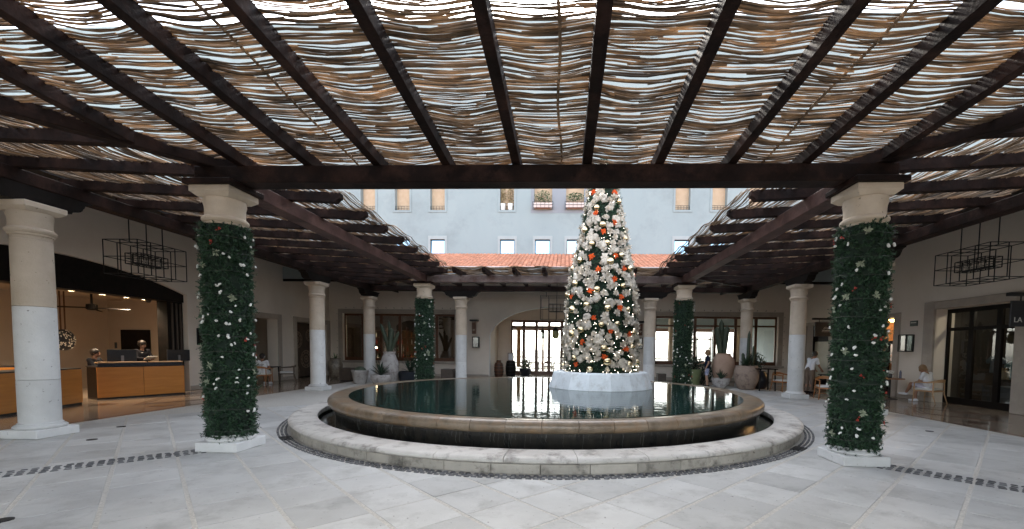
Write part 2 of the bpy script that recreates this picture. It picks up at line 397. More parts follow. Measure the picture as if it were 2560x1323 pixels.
# ------------------------------------------------------------------ plan
XL, XR, YN, YF = -5.2, 4.285, 6.5, 15.87          # inner (garlanded) columns
CX, CY = -0.46, 11.19                             # centre of the fountain
OX0, OX1, OY0, OY1 = -9.08, 8.14, 2.6, 19.78      # outer column lines
WLX, WRX, WBY, WSY = -13.3, 12.3, 24.0, -1.9      # wall faces
FLX, FRX, FBY = -9.9, 8.98, 20.75                 # edges of the polished floor

# ------------------------------------------------------------------ ground and floors
mb = MB(); mb.add([(-600, -600, -.06), (600, -600, -.06), (600, 900, -.06), (-600, 900, -.06)], [(0, 1, 2, 3)])
tag(mb.build('ground', GROUND), kind='structure')
mb = MB(); mb.box(FLX, FRX, -12.0, FBY, -.05, -.0045)
pave = tag(mb.build('pavement', MORTAR), kind='structure')
mb = MB(); mb.box(-19, FLX, -6, 30, -.05, -.002); mb.box(FRX, 19, -6, 30, -.05, -.002); mb.box(FLX, FRX, FBY, 30, -.05, -.002)
lob = tag(mb.build('lobby_floor', MARBLE), kind='structure')
mb = MB(); mb.box(-10.12, -10.02, -5, 21.0, -.002, .002); mb.build('inlay_strip', INLAY, lob)
mb = MB(); mb.box(9.10, 9.20, -5, 21.0, -.002, .002); mb.build('inlay_strip', INLAY, lob)
mb = MB(); mb.box(-10.12, 9.20, 21.0, 21.1, -.002, .002); mb.build('inlay_strip', INLAY, lob)
for cx, cy, sx, sy in ((-11.4, 12.4, .8, 1.5), (10.5, 12.0, .8, 1.5), (-11.4, 19.0, .8, 1.3), (10.5, 18.6, .8, 1.3)):
    mb = MB()
    for k in (1.0, .82):
        w = .05
        P = [(cx - sx * k, cy), (cx, cy - sy * k), (cx + sx * k, cy), (cx, cy + sy * k)]
        for i in range(4):
            p, q = P[i], P[(i + 1) % 4]; mb.bar((p[0], p[1], 0), (q[0], q[1], 0), w, .004)
    for dx, dy in ((-1, -1), (1, 1), (-1, 1), (1, -1)):
        mb.box(cx + dx * sx - .18, cx + dx * sx + .18, cy + dy * sy - .18, cy + dy * sy + .18, -.002, .002)
    mb.build('floor_inlay', INLAY, lob)

# slabs: a diamond grid, nearest 300 as pieces of their own
G = 0.915
slabs = []
for i in range(-26, 40):
    for j in range(-40, 20):
        s_ = -0.55 + G * (i + .5); d_ = -0.4 - G * (j + .5)          # x+y and x-y of the centre
        x, y = (s_ + d_) / 2, (s_ - d_) / 2
        if not (FLX + .05 < x < FRX - .05 and -1.2 < y < FBY - .1): continue
        rr = math.hypot(x - CX, y - CY)
        if rr < 5.55: continue
        slabs.append((x, y))
def inview(x, y):
    z = y + .04 * -x
    if z < 2.2: return False
    px = 1367 + 1078 * (x + .04 * y) / z
    return -80 < px < 2640
def slab_poly(x, y, left):
    h = G / math.sqrt(2) / 2
    wide, thin = .020, .006
    a = h - (wide if left else thin); b = h - (thin if left else wide)   # half size across A joints, across B joints
    k = 1 / math.sqrt(2)
    A = Vector((k, k)); B = Vector((k, -k))
    return [(x + p * A.x * a + q * B.x * b, y + p * A.y * a + q * B.y * b) for p, q in ((-1, -1), (1, -1), (1, 1), (-1, 1))]
def clip_out(poly, cx, cy, R):
    return [p for p in poly if math.hypot(p[0] - cx, p[1] - cy) >= R - 1e-6]
def clip_rect(poly, x0, x1, y0, y1):
    def half(P, f, g):
        o = []
        for i in range(len(P)):
            a, b = P[i], P[(i + 1) % len(P)]; fa, fb = f(a), f(b)
            if fa >= 0: o.append(a)
            if fa * fb < 0: t = fa / (fa - fb); o.append((a[0] + (b[0] - a[0]) * t, a[1] + (b[1] - a[1]) * t))
        return o
    for f in (lambda p: p[0] - x0, lambda p: x1 - p[0], lambda p: p[1] - y0, lambda p: y1 - p[1]):
        poly = half(poly, f, None)
        if len(poly) < 3: return []
    return poly
def clip_circle(poly, R):
    """keep what lies outside the circle (circle cut by its tangent at the slab)"""
    c = (sum(p[0] for p in poly) / len(poly), sum(p[1] for p in poly) / len(poly))
    v = Vector((c[0] - CX, c[1] - CY)).normalized()
    o = []
    f = lambda p: (p[0] - CX) * v.x + (p[1] - CY) * v.y - R
    for i in range(len(poly)):
        a, b = poly[i], poly[(i + 1) % len(poly)]; fa, fb = f(a), f(b)
        if fa >= 0: o.append(a)
        if fa * fb < 0: t = fa / (fa - fb); o.append((a[0] + (b[0] - a[0]) * t, a[1] + (b[1] - a[1]) * t))
    return o
RC = 5.97
vis = sorted([p for p in slabs if inview(*p)], key=lambda p: p[1] ** 2 + .3 * p[0] ** 2)
near = set(vis[:300])
field = MB()
proto = {}
for (x, y) in slabs:
    left = x < CX
    P = slab_poly(x, y, left)
    cut = False
    if min(math.hypot(p[0] - CX, p[1] - CY) for p in P) < RC: P = clip_circle(P, RC); cut = True
    Q = clip_rect(P, FLX + .02, FRX - .02, -12, FBY - .02) if P else []
    if len(Q) < 3: continue
    if len(Q) != len(P): cut = True
    dz = random.uniform(-.002, .002)
    def slab_mb(Q, dz, ox=0, oy=0):
        m_ = MB(); n = len(Q); c = (sum(p[0] for p in Q) / n, sum(p[1] for p in Q) / n)
        ins = [(c[0] + (p[0] - c[0]) * .985 - ox, c[1] + (p[1] - c[1]) * .985 - oy, .0 + dz) for p in Q]
        V = [(p[0] - ox, p[1] - oy, -.03) for p in Q] + [(p[0] - ox, p[1] - oy, -.004 + dz) for p in Q] + ins
        F = [(i, (i + 1) % n, n + (i + 1) % n, n + i) for i in range(n)] + [(n + i, n + (i + 1) % n, 2 * n + (i + 1) % n, 2 * n + i) for i in range(n)] + [tuple(range(2 * n, 3 * n))]
        return m_.add(V, F)
    if (x, y) in near:
        if not cut:
            if left not in proto: proto[left] = slab_mb(Q, 0, x, y).mesh('slab')
            o = link_mesh(proto[left], 'slab', SLAB, pave); o.location = (x, y, dz)
        else:
            slab_mb(Q, dz).build('slab', SLAB, pave)
    else:
        t = slab_mb(Q, dz); field.add(t.v, t.f)
tag(field.build('slab_field', SLABF, pave), kind='stuff')

# cobbles: three rings round the fountain and bands running out from the inner columns
def cobble_mb(w, d, h=.012):
    m_ = MB(); V = []
    for z, k in ((-.03, 1.0), (h * .4, .95), (h, .68)):
        V += [(-w * k, -d * k * .7, z), (-w * k * .7, -d * k, z), (w * k * .7, -d * k, z), (w * k, -d * k * .7, z), (w * k, d * k * .7, z), (w * k * .7, d * k, z), (-w * k * .7, d * k, z), (-w * k, d * k * .7, z)]
    F = [(l * 8 + i, l * 8 + (i + 1) % 8, l * 8 + 8 + (i + 1) % 8, l * 8 + 8 + i) for l in range(2) for i in range(8)] + [tuple(range(16, 24))]
    return m_.add(V, F)
cobs = []
for ri, R in enumerate((5.822, 5.886, 5.948)):
    n = int(2 * math.pi * R / .098)
    for k in range(n):
        t = 2 * math.pi * (k + .5 * (ri % 2)) / n + random.uniform(-.002, .002)
        cobs.append((CX + R * math.cos(t), CY + R * math.sin(t), t + math.pi / 2))
k2 = 1 / math.sqrt(2)
for sx, x0, y0 in ((-1, XL, YN), (1, XR, YN)):
    for row in range(4):
        off = (row - 1.5) * .098
        for k in range(58):
            t = .36 + k * .098 + random.uniform(-.008, .008)
            x = x0 + sx * k2 * t + off * k2 * sx; y = y0 - k2 * t + off * k2
            if FLX + .1 < x < FRX - .1: cobs.append((x, y, math.atan2(-1, sx)))
cobs = sorted(cobs, key=lambda c: (0 if inview(c[0], c[1]) else 1e4) + c[1])
cme = cobble_mb(.037, .021).mesh('cobble')
for x, y, a in cobs[:300]:
    o = link_mesh(cme, 'cobble', COBB, pave); o.location = (x, y, random.uniform(-.004, .003)); o.rotation_euler = (random.uniform(-.06, .06), random.uniform(-.06, .06), a + random.uniform(-.12, .12))
    s_ = random.uniform(.86, 1.05); o.scale = (s_, random.uniform(.85, 1.1), 1)
cf = MB(); base = cobble_mb(.037, .021)
for x, y, a in cobs[300:]:
    a += random.uniform(-.12, .12); ca, sa = math.cos(a), math.sin(a); s_ = random.uniform(.86, 1.05); dz = random.uniform(-.004, .003)
    cf.add([(x + (vx * ca - vy * sa) * s_, y + (vx * sa + vy * ca) * s_, vz + dz) for vx, vy, vz in base.v], base.f)
tag(cf.build('cobble_field', COBBF, pave), kind='stuff')
# drain grates in the cobble ring and round spots in the paving
for ang in (math.radians(222), math.radians(318)):
    R = 5.88; x, y = CX + R * math.cos(ang), CY + R * math.sin(ang); t = Vector((-math.sin(ang), math.cos(ang), 0)); r_ = Vector((math.cos(ang), math.sin(ang), 0))
    m_ = MB(); m_.obox((x, y, .004), t * .16, r_ * .09, Vector((0, 0, .008)))
    for k in range(6): m_.obox(Vector((x, y, .014)) + r_ * (-.07 + .028 * k), t * .15, r_ * .006, Vector((0, 0, .004)))
    m_.build('drain_grate', METAL, pave)
for x, y in ((-8.62, 8.0), (-7.9, 6.85), (-5.05, 3.62), (7.6, 9.2)):
    m_ = MB(); m_.lathe([(.07, -.01), (.07, .006), (.05, .008)], 16, (x, y, 0)); m_.build('floor_light', METAL, pave)

# ------------------------------------------------------------------ fountain
F = thing('fountain', (CX, CY, 0), 'wide round stone fountain with overflowing raised basin in the courtyard', 'fountain')
def ring_piece(prof, n, k, gap):
    a0 = 2 * math.pi * k / n + gap; a1 = 2 * math.pi * (k + 1) / n - gap
    m_ = MB(); m = len(prof); S = 4; V = []
    for i in range(S + 1):
        t = a0 + (a1 - a0) * i / S
        V += [(r * math.cos(t), r * math.sin(t), z) for r, z in prof]
    Fc = [(i * m + j, (i + 1) * m + j, (i + 1) * m + (j + 1) % m, i * m + (j + 1) % m) for i in range(S) for j in range(m)]
    Fc += [tuple(range(m - 1, -1, -1)), tuple(range(S * m, (S + 1) * m))]
    return m_.add(V, Fc)
def ring(name, prof, n, m, gap=.0006, jit=.0):
    me = ring_piece(prof, n, 0, gap).mesh(name); me.materials.append(m)
    me.polygons.foreach_set('use_smooth', np.ones(len(me.polygons), bool))
    me.set_sharp_from_angle(angle=math.radians(35))
    for k in range(n):
        o = bpy.data.objects.new(name, me); COL.objects.link(o); o.parent = F; o.rotation_euler = (0, 0, 2 * math.pi * k / n + .03)
        o.location = (0, 0, random.uniform(-jit, jit))
ring('base_stone', [(5.33, -.03), (5.735, -.03), (5.74, .02), (5.735, .122), (5.33, .122)], 56, STONEW, .0008)
ring('coping_stone', [(5.27, .125), (5.72, .125), (5.765, .135), (5.785, .155), (5.785, .175), (5.765, .2), (5.72, .216), (5.66, .222), (5.31, .222), (5.27, .21)], 38, COPING, .0007, .0015)
ring('rim_stone', [(4.66, .40), (4.99, .375), (5.045, .385), (5.08, .42), (5.09, .47), (5.08, .52), (5.045, .555), (4.99, .572), (4.93, .572), (4.86, .562), (4.66, .545)], 60, RIM, .0007, .0012)
m_ = MB(); m_.lathe([(4.93, -.02), (4.95, .40), (4.7, .41)], 120, (CX, CY, 0), caps=False); autosmooth(m_.build('basin_wall', WETWALL, F))
m_ = MB(); m_.lathe([(5.36, -.02), (5.32, .215)], 120, (CX, CY, 0), caps=False); m_.build('moat_lining', WETWALL, F, smooth=True)
m_ = MB()
for k in range(110):                                  # trickles of water running off the rim
    t = random.uniform(math.radians(190), math.radians(350)); z0 = .385; z1 = random.uniform(.12, .34); r0 = 4.985 + random.uniform(-.012, .01)
    pts = [(CX + (r0 + .01 * math.sin(i)) * math.cos(t + .0015 * math.sin(i * 1.7)), CY + (r0 + .01 * math.sin(i)) * math.sin(t + .0015 * math.sin(i * 1.7)), z0 + (z1 - z0) * i / 4) for i in range(5)]
    m_.tube(pts, random.uniform(.001, .003), 5)
tag(m_.build('water_trickle', mat('trickle', (.12, .12, .11), rough=.05, spec=1.0), F, smooth=True), kind='stuff')
m_ = MB(); m_.lathe([(4.68, .50), (4.68, .557), (.001, .557)], 160, (CX, CY, 0), caps=False)
tag(m_.build('water', WATER), kind='structure')
m_ = MB(); m_.lathe([(5.34, .07), (4.9, .07)], 120, (CX, CY, 0), caps=False)
tag(m_.build('moat_water', MOAT), kind='structure')

# ------------------------------------------------------------------ columns
ZC = 3.94
def column(name, x, y, label, cat='column', bare=True, top=ZC, grp=None):
    c = thing(name, (x, y, 0), label, cat, grp)
    m_ = MB(); m_.box(-.324, .324, -.324, .324, 0, .144, .012); m_.build('plinth', STONEP, c, local=True)
    m_ = MB(); m_.lathe([(.24, .144), (.305, .144), (.325, .165), (.325, .185), (.30, .21), (.275, .215), (.275, .235), (.25, .25)], 40); autosmooth(m_.build('base_moulding', STONEP, c, local=True), 30)
    zs = [.236, .98, 2.22, 3.34]
    rad = lambda z: .254 - .006 * z / 3.4 + .004 * math.sin(z)
    if bare:
        for i in range(3):
            m_ = MB(); a, b = zs[i] + .002, zs[i + 1] - .002
            m_.lathe([(rad(a) - .006, a)] + [(rad(a + (b - a) * k / 5), a + .006 + (b - a - .012) * k / 5) for k in range(6)] + [(rad(b) - .006, b)], 40)
            autosmooth(m_.build('shaft_drum', STONEP if i < 2 else STONE, c, local=True), 30)
    else:
        m_ = MB(); m_.lathe([(.25, .236), (.245, 3.34)], 32); m_.build('shaft', STONE, c, local=True, smooth=True)
    m_ = MB(); m_.lathe([(.244, 3.34), (.244, 3.40), (.268, 3.405), (.272, 3.42), (.262, 3.435), (.285, 3.45), (.30, 3.475), (.298, 3.50), (.275, 3.525), (.258, 3.535), (.258, 3.63), (.262, 3.68), (.275, 3.73), (.27, top - .148)], 40)
    cp = autosmooth(m_.build('capital', STONE, c, local=True), 30)
    m_ = MB(); z0, z1 = top - .148, top
    V = []
    for z, h in ((z0, .235), (z0 + .035, .275), (z0 + .05, .292), (z0 + .06, .304), (z1 - .01, .304), (z1, .297)):
        V += [(-h, -h, z), (h, -h, z), (h, h, z), (-h, h, z)]
    Fc = [(l * 4 + i, l * 4 + (i + 1) % 4, l * 4 + 4 + (i + 1) % 4, l * 4 + 4 + i) for l in range(5) for i in range(4)] + [(3, 2, 1, 0), (20, 21, 22, 23)]
    m_.add(V, Fc); m_.build('abacus', STONE, cp, local=True)
    return c
column('stone_column', XL, YN, 'stone column under the near left pine garland, capital and plinth showing', bare=False)
column('stone_column', XR, YN, 'stone column under the near right pine garland, capital and plinth showing', bare=False)
column('stone_column', XL, YF, 'stone column under the far left garland behind the pool', bare=False)
column('stone_column', XR, YF, 'stone column under the far right garland behind the pool', bare=False)
column('stone_column', OX0, 7.08, 'thick bare stone column at the left edge in front of the reception')
column('stone_column', OX0, 11.3, 'bare stone column mostly hidden behind the near left garland')
column('stone_column', OX0, 15.55, 'bare pale stone column standing left of the fountain beside the carved door')
column('stone_column', OX0, OY1, 'bare stone column rising behind the potted cactus on the left')
column('stone_column', -4.77, OY1, 'slim bare column left of the arched doorway at the back')
column('stone_column', 3.84, OY1, 'slim bare column close to the right side of the decorated tree')
column('stone_column', OX1, OY1, 'bare stone column behind the large clay jars on the right')
column('stone_column', OX1, 15.5, 'bare stone column beside the orange wooden chair on the right')
column('stone_column', OX1, 11.85, 'bare stone column mostly hidden behind the near right garland')

# ------------------------------------------------------------------ pergola
PG = thing('pergola', (CX, CY, 0), 'dark timber pergola roofed with cane mats around the open courtyard', 'pergola')
OVS, UO = {'near': .42, 'far': 1.1, 'left': 1.1, 'right': 1.1}, 3.87
OV = 1.1
ZB0, ZB1 = 4.02, 4.268                           # inner beam
ZO0, ZO1 = 4.225, 4.46                           # outer beam
SL = (ZO1 - ZB1) / UO
RH = .175
# local frames: s along the beam, u outward from the inner beam line
SECT = {'near': (lambda s, u: (s, YN - u), XL, XR), 'far': (lambda s, u: (s, YF + u), XL, XR),
        'left': (lambda s, u: (XL - u, s), YN, YF), 'right': (lambda s, u: (XR + u, s), YN, YF)}
WOODN = mat('skylit_beam', (.14, .105, .095), (.26, .21, .195), spec=.2, rough=.65, scale=2.5, bump=.4, bscale=26, stain=(.10, .06, .05), sscale=1.6)  # far beam: skylight from the open court put into the wood colour
def beam(name, p, q, w, z0, z1, mt=None):
    m_ = MB(); p = Vector((*p, (z0 + z1) / 2)); q = Vector((*q, (z0 + z1) / 2)); m_.bar(p, q, w, z1 - z0)
    return bevel(m_.build(name, mt or WOOD, PG), .015)
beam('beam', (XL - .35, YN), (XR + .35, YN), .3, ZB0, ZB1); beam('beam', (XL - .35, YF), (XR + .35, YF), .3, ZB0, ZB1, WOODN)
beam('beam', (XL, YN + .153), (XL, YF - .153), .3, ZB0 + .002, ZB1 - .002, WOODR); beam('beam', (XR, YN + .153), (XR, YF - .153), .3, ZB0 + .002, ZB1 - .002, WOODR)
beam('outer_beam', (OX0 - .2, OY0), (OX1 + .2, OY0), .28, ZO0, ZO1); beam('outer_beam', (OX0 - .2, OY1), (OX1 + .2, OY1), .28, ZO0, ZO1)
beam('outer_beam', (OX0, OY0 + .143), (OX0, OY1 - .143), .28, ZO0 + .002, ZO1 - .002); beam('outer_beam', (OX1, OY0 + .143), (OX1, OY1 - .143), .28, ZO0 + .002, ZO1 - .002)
for x, y in ((XL, YN), (XR, YN), (XL, YF), (XR, YF)):
    m_ = MB(); m_.box(x - .36, x + .36, y - .36, y + .36, ZC + .002, ZB0 - .001, .008); m_.build('bearing_plate', WOOD, PG)
def corbel(x, y, along):
    prof = []                                    # half profile along the beam, from the foot outwards
    half = [(.42, ZC + .003), (.52, ZC + .003), (.54, ZC + .05)] + [(.54 + .17 * math.sin(t), ZC + .05 + .10 * (1 - math.cos(t))) for t in (.4, .8, 1.2, 1.57)] + [(.73, ZC + .165)] + [(.73 + .13 * (1 - math.cos(t)), ZC + .165 + .09 * math.sin(t)) for t in (.5, 1.0, 1.57)] + [(.88, ZO0 - .001)]
    poly = half + [(-a, b) for a, b in reversed(half)]
    m_ = MB(); w = .13
    if along == 'y': m_.prism(poly, lambda a, b, t: (x - w + 2 * w * t, y + a, b))
    else: m_.prism(poly, lambda a, b, t: (x + a, y - w + 2 * w * t, b))
    m_.build('corbel', WOODB, PG)
for x, y in ((OX0, 7.08), (OX0, 11.3), (OX0, 15.55), (OX0, OY1), (OX1, OY1), (OX1, 15.5), (OX1, 11.85)): corbel(x, y, 'y')
for x, y in ((-4.77, OY1), (3.84, OY1)): corbel(x, y, 'x')
def zr(u): return ZB1 + .003 + SL * u             # underside of the rafters
RAFT = {'near': [-4.86 + 1.03 * k for k in range(-4, 14)], 'far': [-4.86 + 1.03 * k for k in range(-4, 14)],
        'left': [7.86 + 1.02 * k for k in range(-5, 13)], 'right': [7.80 + 1.02 * k for k in range(-5, 13)]}
def rafter(sec, s):
    fn, s0, s1 = SECT[sec]; OV = OVS[sec]
    d = max(s0 - s, s - s1, -OV)                  # beyond the corner: starts at the hip
    if d > UO - .3: return
    ua = -OV if d <= -OV else d + (.06 if d > -OV else 0)
    ua = max(ua, -OV)
    ub = UO + .35
    w = .063
    za, zb = zr(ua), zr(ub)
    if ua <= -OV + 1e-6: poly = [(ua, za + RH * .45), (ua + .05, za + RH * .28), (ua + .09, za + RH * .02), (ua + .16, zr(ua + .16)), (ub, zb), (ub, zb + RH), (ua, za + RH)]
    else: poly = [(ua, za), (ub, zb), (ub, zb + RH), (ua, za + RH)]
    m_ = MB()
    jw = random.uniform(-.004, .004)
    m_.prism(poly, lambda a, b, t: (*fn(s + (-w - jw + (2 * w + 2 * jw) * t), a), b))
    bevel(m_.build('rafter', WOOD, PG), .006, 1)
for sec in SECT:
    for s in RAFT[sec]: rafter(sec, s)
for sx, x0, sy, y0 in ((-1, XL, -1, YN), (1, XR, -1, YN), (-1, XL, 1, YF), (1, XR, 1, YF)):
    ov_ = .42 if sy < 0 else 1.1; p = Vector((x0 - sx * ov_, y0 - sy * ov_, zr(-ov_) + .075)); q = Vector((x0 + sx * (UO + .2), y0 + sy * (UO + .2), zr(UO + .2) + .075))
    m_ = MB(); m_.bar(p, q, .17, .20); bevel(m_.build('hip_rafter', WOOD, PG), .012, 1)

def cane_mat(sec, pitch, seed, wander):
    fn, s0, s1 = SECT[sec]; rg = np.random.default_rng(seed)
    raft = np.array(sorted(RAFT[sec])); V = []; Q = []; base = 0
    us = np.arange(-OVS[sec] - .16, UO - .02, pitch)
    step = .16
    droopu = rg.normal(0, 1, 60)
    for u in us:
        u = u + rg.normal(0, pitch * .38)
        a, b = s0 - u + .05, s1 + u - .05
        s = a - rg.uniform(0, 1.2)
        while s < b:
            Ln = rg.uniform(1.3, 2.9); e = s + Ln
            sa, sb = max(s, a - rg.uniform(0, .05)), min(e, b + rg.uniform(0, .05))
            s = e - rg.uniform(-.03, .35)
            if sb - sa < .25: continue
            n = max(3, int((sb - sa) / step) + 1)
            ss = np.linspace(sa, sb, n)
            ph = rg.uniform(0, 6.28, 3); am = rg.uniform(.3, 1.0, 3) * np.array([.015, .010, .003]) * wander
            uu = u + am[0] * np.sin(ss * 2 * np.pi / rg.uniform(.8, 1.4) + ph[0]) + am[1] * np.sin(ss * 2 * np.pi / rg.uniform(.35, .6) + ph[1]) + am[2] * np.sin(ss * 2 * np.pi / .21 + ph[2]) + (ss - ss.mean()) * rg.normal(0, .006)
            fr = np.interp(ss, raft, np.arange(len(raft))) % 1.0
            bay = np.floor(np.interp(ss, raft, np.arange(len(raft)))).astype(int)
            amt = .05 + .024 * np.sin(u * 4.1 + bay * 2.3) + .016 * np.sin(u * 11 + bay * 4.7) + rg.normal(0, .008)
            zz = ZB1 + RH + .005 + SL * uu - np.clip(amt, .015, .10) * np.sin(np.pi * fr) ** 1.3 + rg.normal(0, .009)
            r = rg.uniform(.0062, .0128) * np.linspace(1.15, .75, n)
            if rg.random() < .5: r = r[::-1]
            k = np.arange(5) * np.pi / 2.5 + rg.uniform(0, 1.5)
            us_, zs_ = uu[:, None] + r[:, None] * np.cos(k), zz[:, None] + r[:, None] * np.sin(k)
            S = np.repeat(ss[:, None], 5, 1)
            if sec == 'near': P = np.stack([S, YN - us_, zs_], -1)
            elif sec == 'far': P = np.stack([S, YF + us_, zs_], -1)
            elif sec == 'left': P = np.stack([XL - us_, S, zs_], -1)
            else: P = np.stack([XR + us_, S, zs_], -1)
            V.append(P.reshape(-1, 3))
            i = np.arange(n - 1)[:, None] * 5; kk = np.arange(5)[None]; k1 = (kk + 1) % 5
            Q.append(np.stack([base + i + kk, base + i + k1, base + i + 5 + k1, base + i + 5 + kk], -1).reshape(-1, 4)); base += n * 5
    V = np.concatenate(V) - np.array([CX, CY, 0]); Q = np.concatenate(Q)
    o = link_mesh(np_mesh('cane_mat', V, Q), 'cane_mat', CANE, PG, smooth=True)
    tag(o, kind='stuff')
cane_mat('near', .0242, 1, .8); cane_mat('far', .034, 2, 1.2); cane_mat('left', .034, 3, .6); cane_mat('right', .034, 4, .6)
for x in (-.10, -3.2, 2.85, 5.9):                 # thin battens tying the canes at mid span
    m_ = MB(); m_.tube([(x + .02 * math.sin(t * 3), YN - (-.3 + t), zr(-.3 + t) + RH - .055) for t in [i * .4 for i in range(11)]], .016, 6)
    m_.build('tie_batten', CANE, PG, smooth=True)

# ------------------------------------------------------------------ hotel block behind and the tiled roofs
HB = thing('hotel_block', (CX, 25, 0), 'tall white hotel block rising behind the tiled roof', 'building')
HY = 25.0
UPW = [(-11.9, -11.05), (-9.89, -9.04), (-7.83, -6.99), (-3.80, -3.0), (-1.85, -.83), (-.03, .99), (2.0, 2.85), (6.11, 6.93), (8.15, 8.97), (10.18, 11.0)]
LOW = [(-9.89, -9.05), (-7.83, -6.99), (-3.79, -2.95), (-1.77, -.91), (.04, .90), (6.11, 6.96), (8.15, 9.0)]
ops = [(a, b, 9.53, 11.35) for a, b in UPW] + [(a, b, 7.07, 7.88) for a, b in LOW]
mb = cell_wall('y', HY, HY + .4, -75, 75, 5.6, 20.0, ops); mb.box(-75, 75, HY + .4, 33, 19.8, 20.0)  # wall height chosen to shade the courtyard floor from the sun
mb.build('wall', PLASTERW, HB)
mb = MB(); mb.box(-75, 75, 32.6, 33, 4.6, 19.8); mb.box(-75, -74.6, HY + .4, 32.6, 4.6, 19.8); mb.box(74.6, 75, HY + .4, 32.6, 4.6, 19.8); mb.build('rear_wall', PLASTERW, HB)
mb = MB(); mb.box(-2.04, 1.22, HY - .012, HY - .002, 9.36, 9.53); mb.box(-2.04, 1.22, HY - .012, HY - .002, 11.35, 12.0)
for a, b in ((-2.04, -1.85), (-.83, -.03), (.99, 1.22)): mb.box(a, b, HY - .012, HY - .002, 9.53, 11.35)
mb.build('grey_panel', GREYP, HB)
def surround(a, b, z0, z1, parent, w=.14, m=PLASTERW, head=.22):
    m_ = MB(); m_.box(a - w, a - .001, HY - .03, HY - .001, z0 - w, z1 + head); m_.box(b + .001, b + w, HY - .03, HY - .001, z0 - w, z1 + head)
    m_.box(a - .0005, b + .0005, HY - .03, HY - .001, z1 + .001, z1 + head); m_.box(a - .0005, b + .0005, HY - .03, HY - .001, z0 - w, z0 - .001)
    m_.build('frame', m, parent)
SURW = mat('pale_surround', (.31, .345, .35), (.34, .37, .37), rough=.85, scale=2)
BLIND = mat('tan_blind', (.50, .36, .24), (.56, .42, .29), rough=.9, scale=4)
for a, b in UPW:
    m_ = MB(); m_.box(a, b, HY + .33, HY + .38, 9.53, 11.35); w_ = m_.build('window', BLIND, HB)
    if not (-2.1 < a < 1): surround(a, b, 9.53, 11.35, w_, .12, PLASTERW)
    m_ = MB()
    planter = -4 < a < 1
    y0 = HY - (.30 if -2 < a < 1 else -.06); zt = 9.92 if planter else 9.78
    xa, xb = (a - .06, b + .06) if -2 < a < 1 else (a + .01, b - .01)
    for z in (9.56, (9.56 + zt) / 2, zt): m_.bar((xa, y0, z), (xb, y0, z), .018)
    n = 5
    for i in range(n + 1): x = xa + (xb - xa) * i / n; m_.bar((x, y0, 9.56), (x, y0, zt), .014)
    if y0 < HY:
        for x in (xa, xb):
            for z in (9.56, zt): m_.bar((x, y0, z), (x, HY, z), .018)
    m_.build('railing', METAL, w_)
    m_ = MB(); m_.box(a + .02, b - .02, HY + .18, HY + .22, 11.0, 11.33); m_.build('shade', WOODB if a < -6.5 else BLIND, w_)
for a, b in LOW:
    m_ = MB(); t = .035
    m_.box(a, b, HY + .05, HY + .12, 7.07, 7.07 + t); m_.box(a, b, HY + .05, HY + .12, 7.88 - t, 7.88); m_.box(a, a + t, HY + .05, HY + .12, 7.07 + t, 7.88 - t); m_.box(b - t, b, HY + .05, HY + .12, 7.07 + t, 7.88 - t)
    w_ = m_.build('window', METAL, HB)
    m_ = MB(); m_.add([(a + t, HY + .085, 7.07 + t), (b - t, HY + .085, 7.07 + t), (b - t, HY + .118, 7.88 - t), (a + t, HY + .118, 7.88 - t)], [(0, 1, 2, 3)]); m_.build('pane', BLUEG, w_)
    surround(a, b, 7.07, 7.88, w_, .13, SURW, .20)

def leaf_ball(mb_, c, r, n, size, rg=random):
    for _ in range(n):
        d = Vector((rg.gauss(0, 1), rg.gauss(0, 1), rg.gauss(0, 1))).normalized() * (rg.random() ** .4)
        p = Vector(c) + Vector((d.x * r[0], d.y * r[1], d.z * r[2]))
        a = Vector((rg.gauss(0, 1), rg.gauss(0, 1), rg.gauss(0, 1))).normalized(); b = a.cross(Vector((rg.gauss(0, 1), rg.gauss(0, 1), rg.gauss(0, 1)))).normalized()
        s = size * rg.uniform(.6, 1.3)
        mb_.add([p - a * s, p + b * s * .4, p + a * s, p - b * s * .4], [(0, 1, 2, 3)])
for (a, b), nm in zip(((-1.85, -.83), (-.03, .99)), ('left', 'right')):
    t = thing('window_box', (a + .5, HY - .16, 9.58), 'pale window box with leafy shrub at the %s balcony on the white wall' % nm, 'planter', 'window boxes')
    m_ = MB(); m_.box(a, b, HY - .28, HY - .05, 9.6, 9.86, .01); m_.build('box', mat('pink_planter', (.62, .50, .46), (.68, .56, .52), rough=.8), t)
    m_ = MB(); m_.box(a + .1, b - .1, HY - .24, HY - .08, 9.575, 9.598); m_.build('saucer', TILE, t)
    m_ = MB(); leaf_ball(m_, (a + .51, HY - .2, 10.2), (.5, .2, .36 if nm == 'left' else .25), 420, .05); m_.build('shrub', FOLG, t)
for k, x in enumerate((-3.65, -3.22)):
    t = thing('flower_pot', (x, HY + .12, 9.535), ('left' if k == 0 else 'right') + ' of two white pots with dry climbing plant in the upper window', 'pot', 'pots in the upper window')
    m_ = MB(); m_.lathe([(.11, 0), (.13, .05), (.165, .35), (.17, .37), (.15, .37), (.14, .33)], 18, (x, HY + .12, 9.54)); m_.build('pot', WHITEF, t, smooth=True)
    m_ = MB(); leaf_ball(m_, (x, HY + .14, 10.35), (.22, .1, .55), 260, .045); m_.build('plant', mat('dry_leaf', (.22, .17, .08), (.32, .26, .13), rough=.8, scale=9, rnd='island', rvar=.4), t)

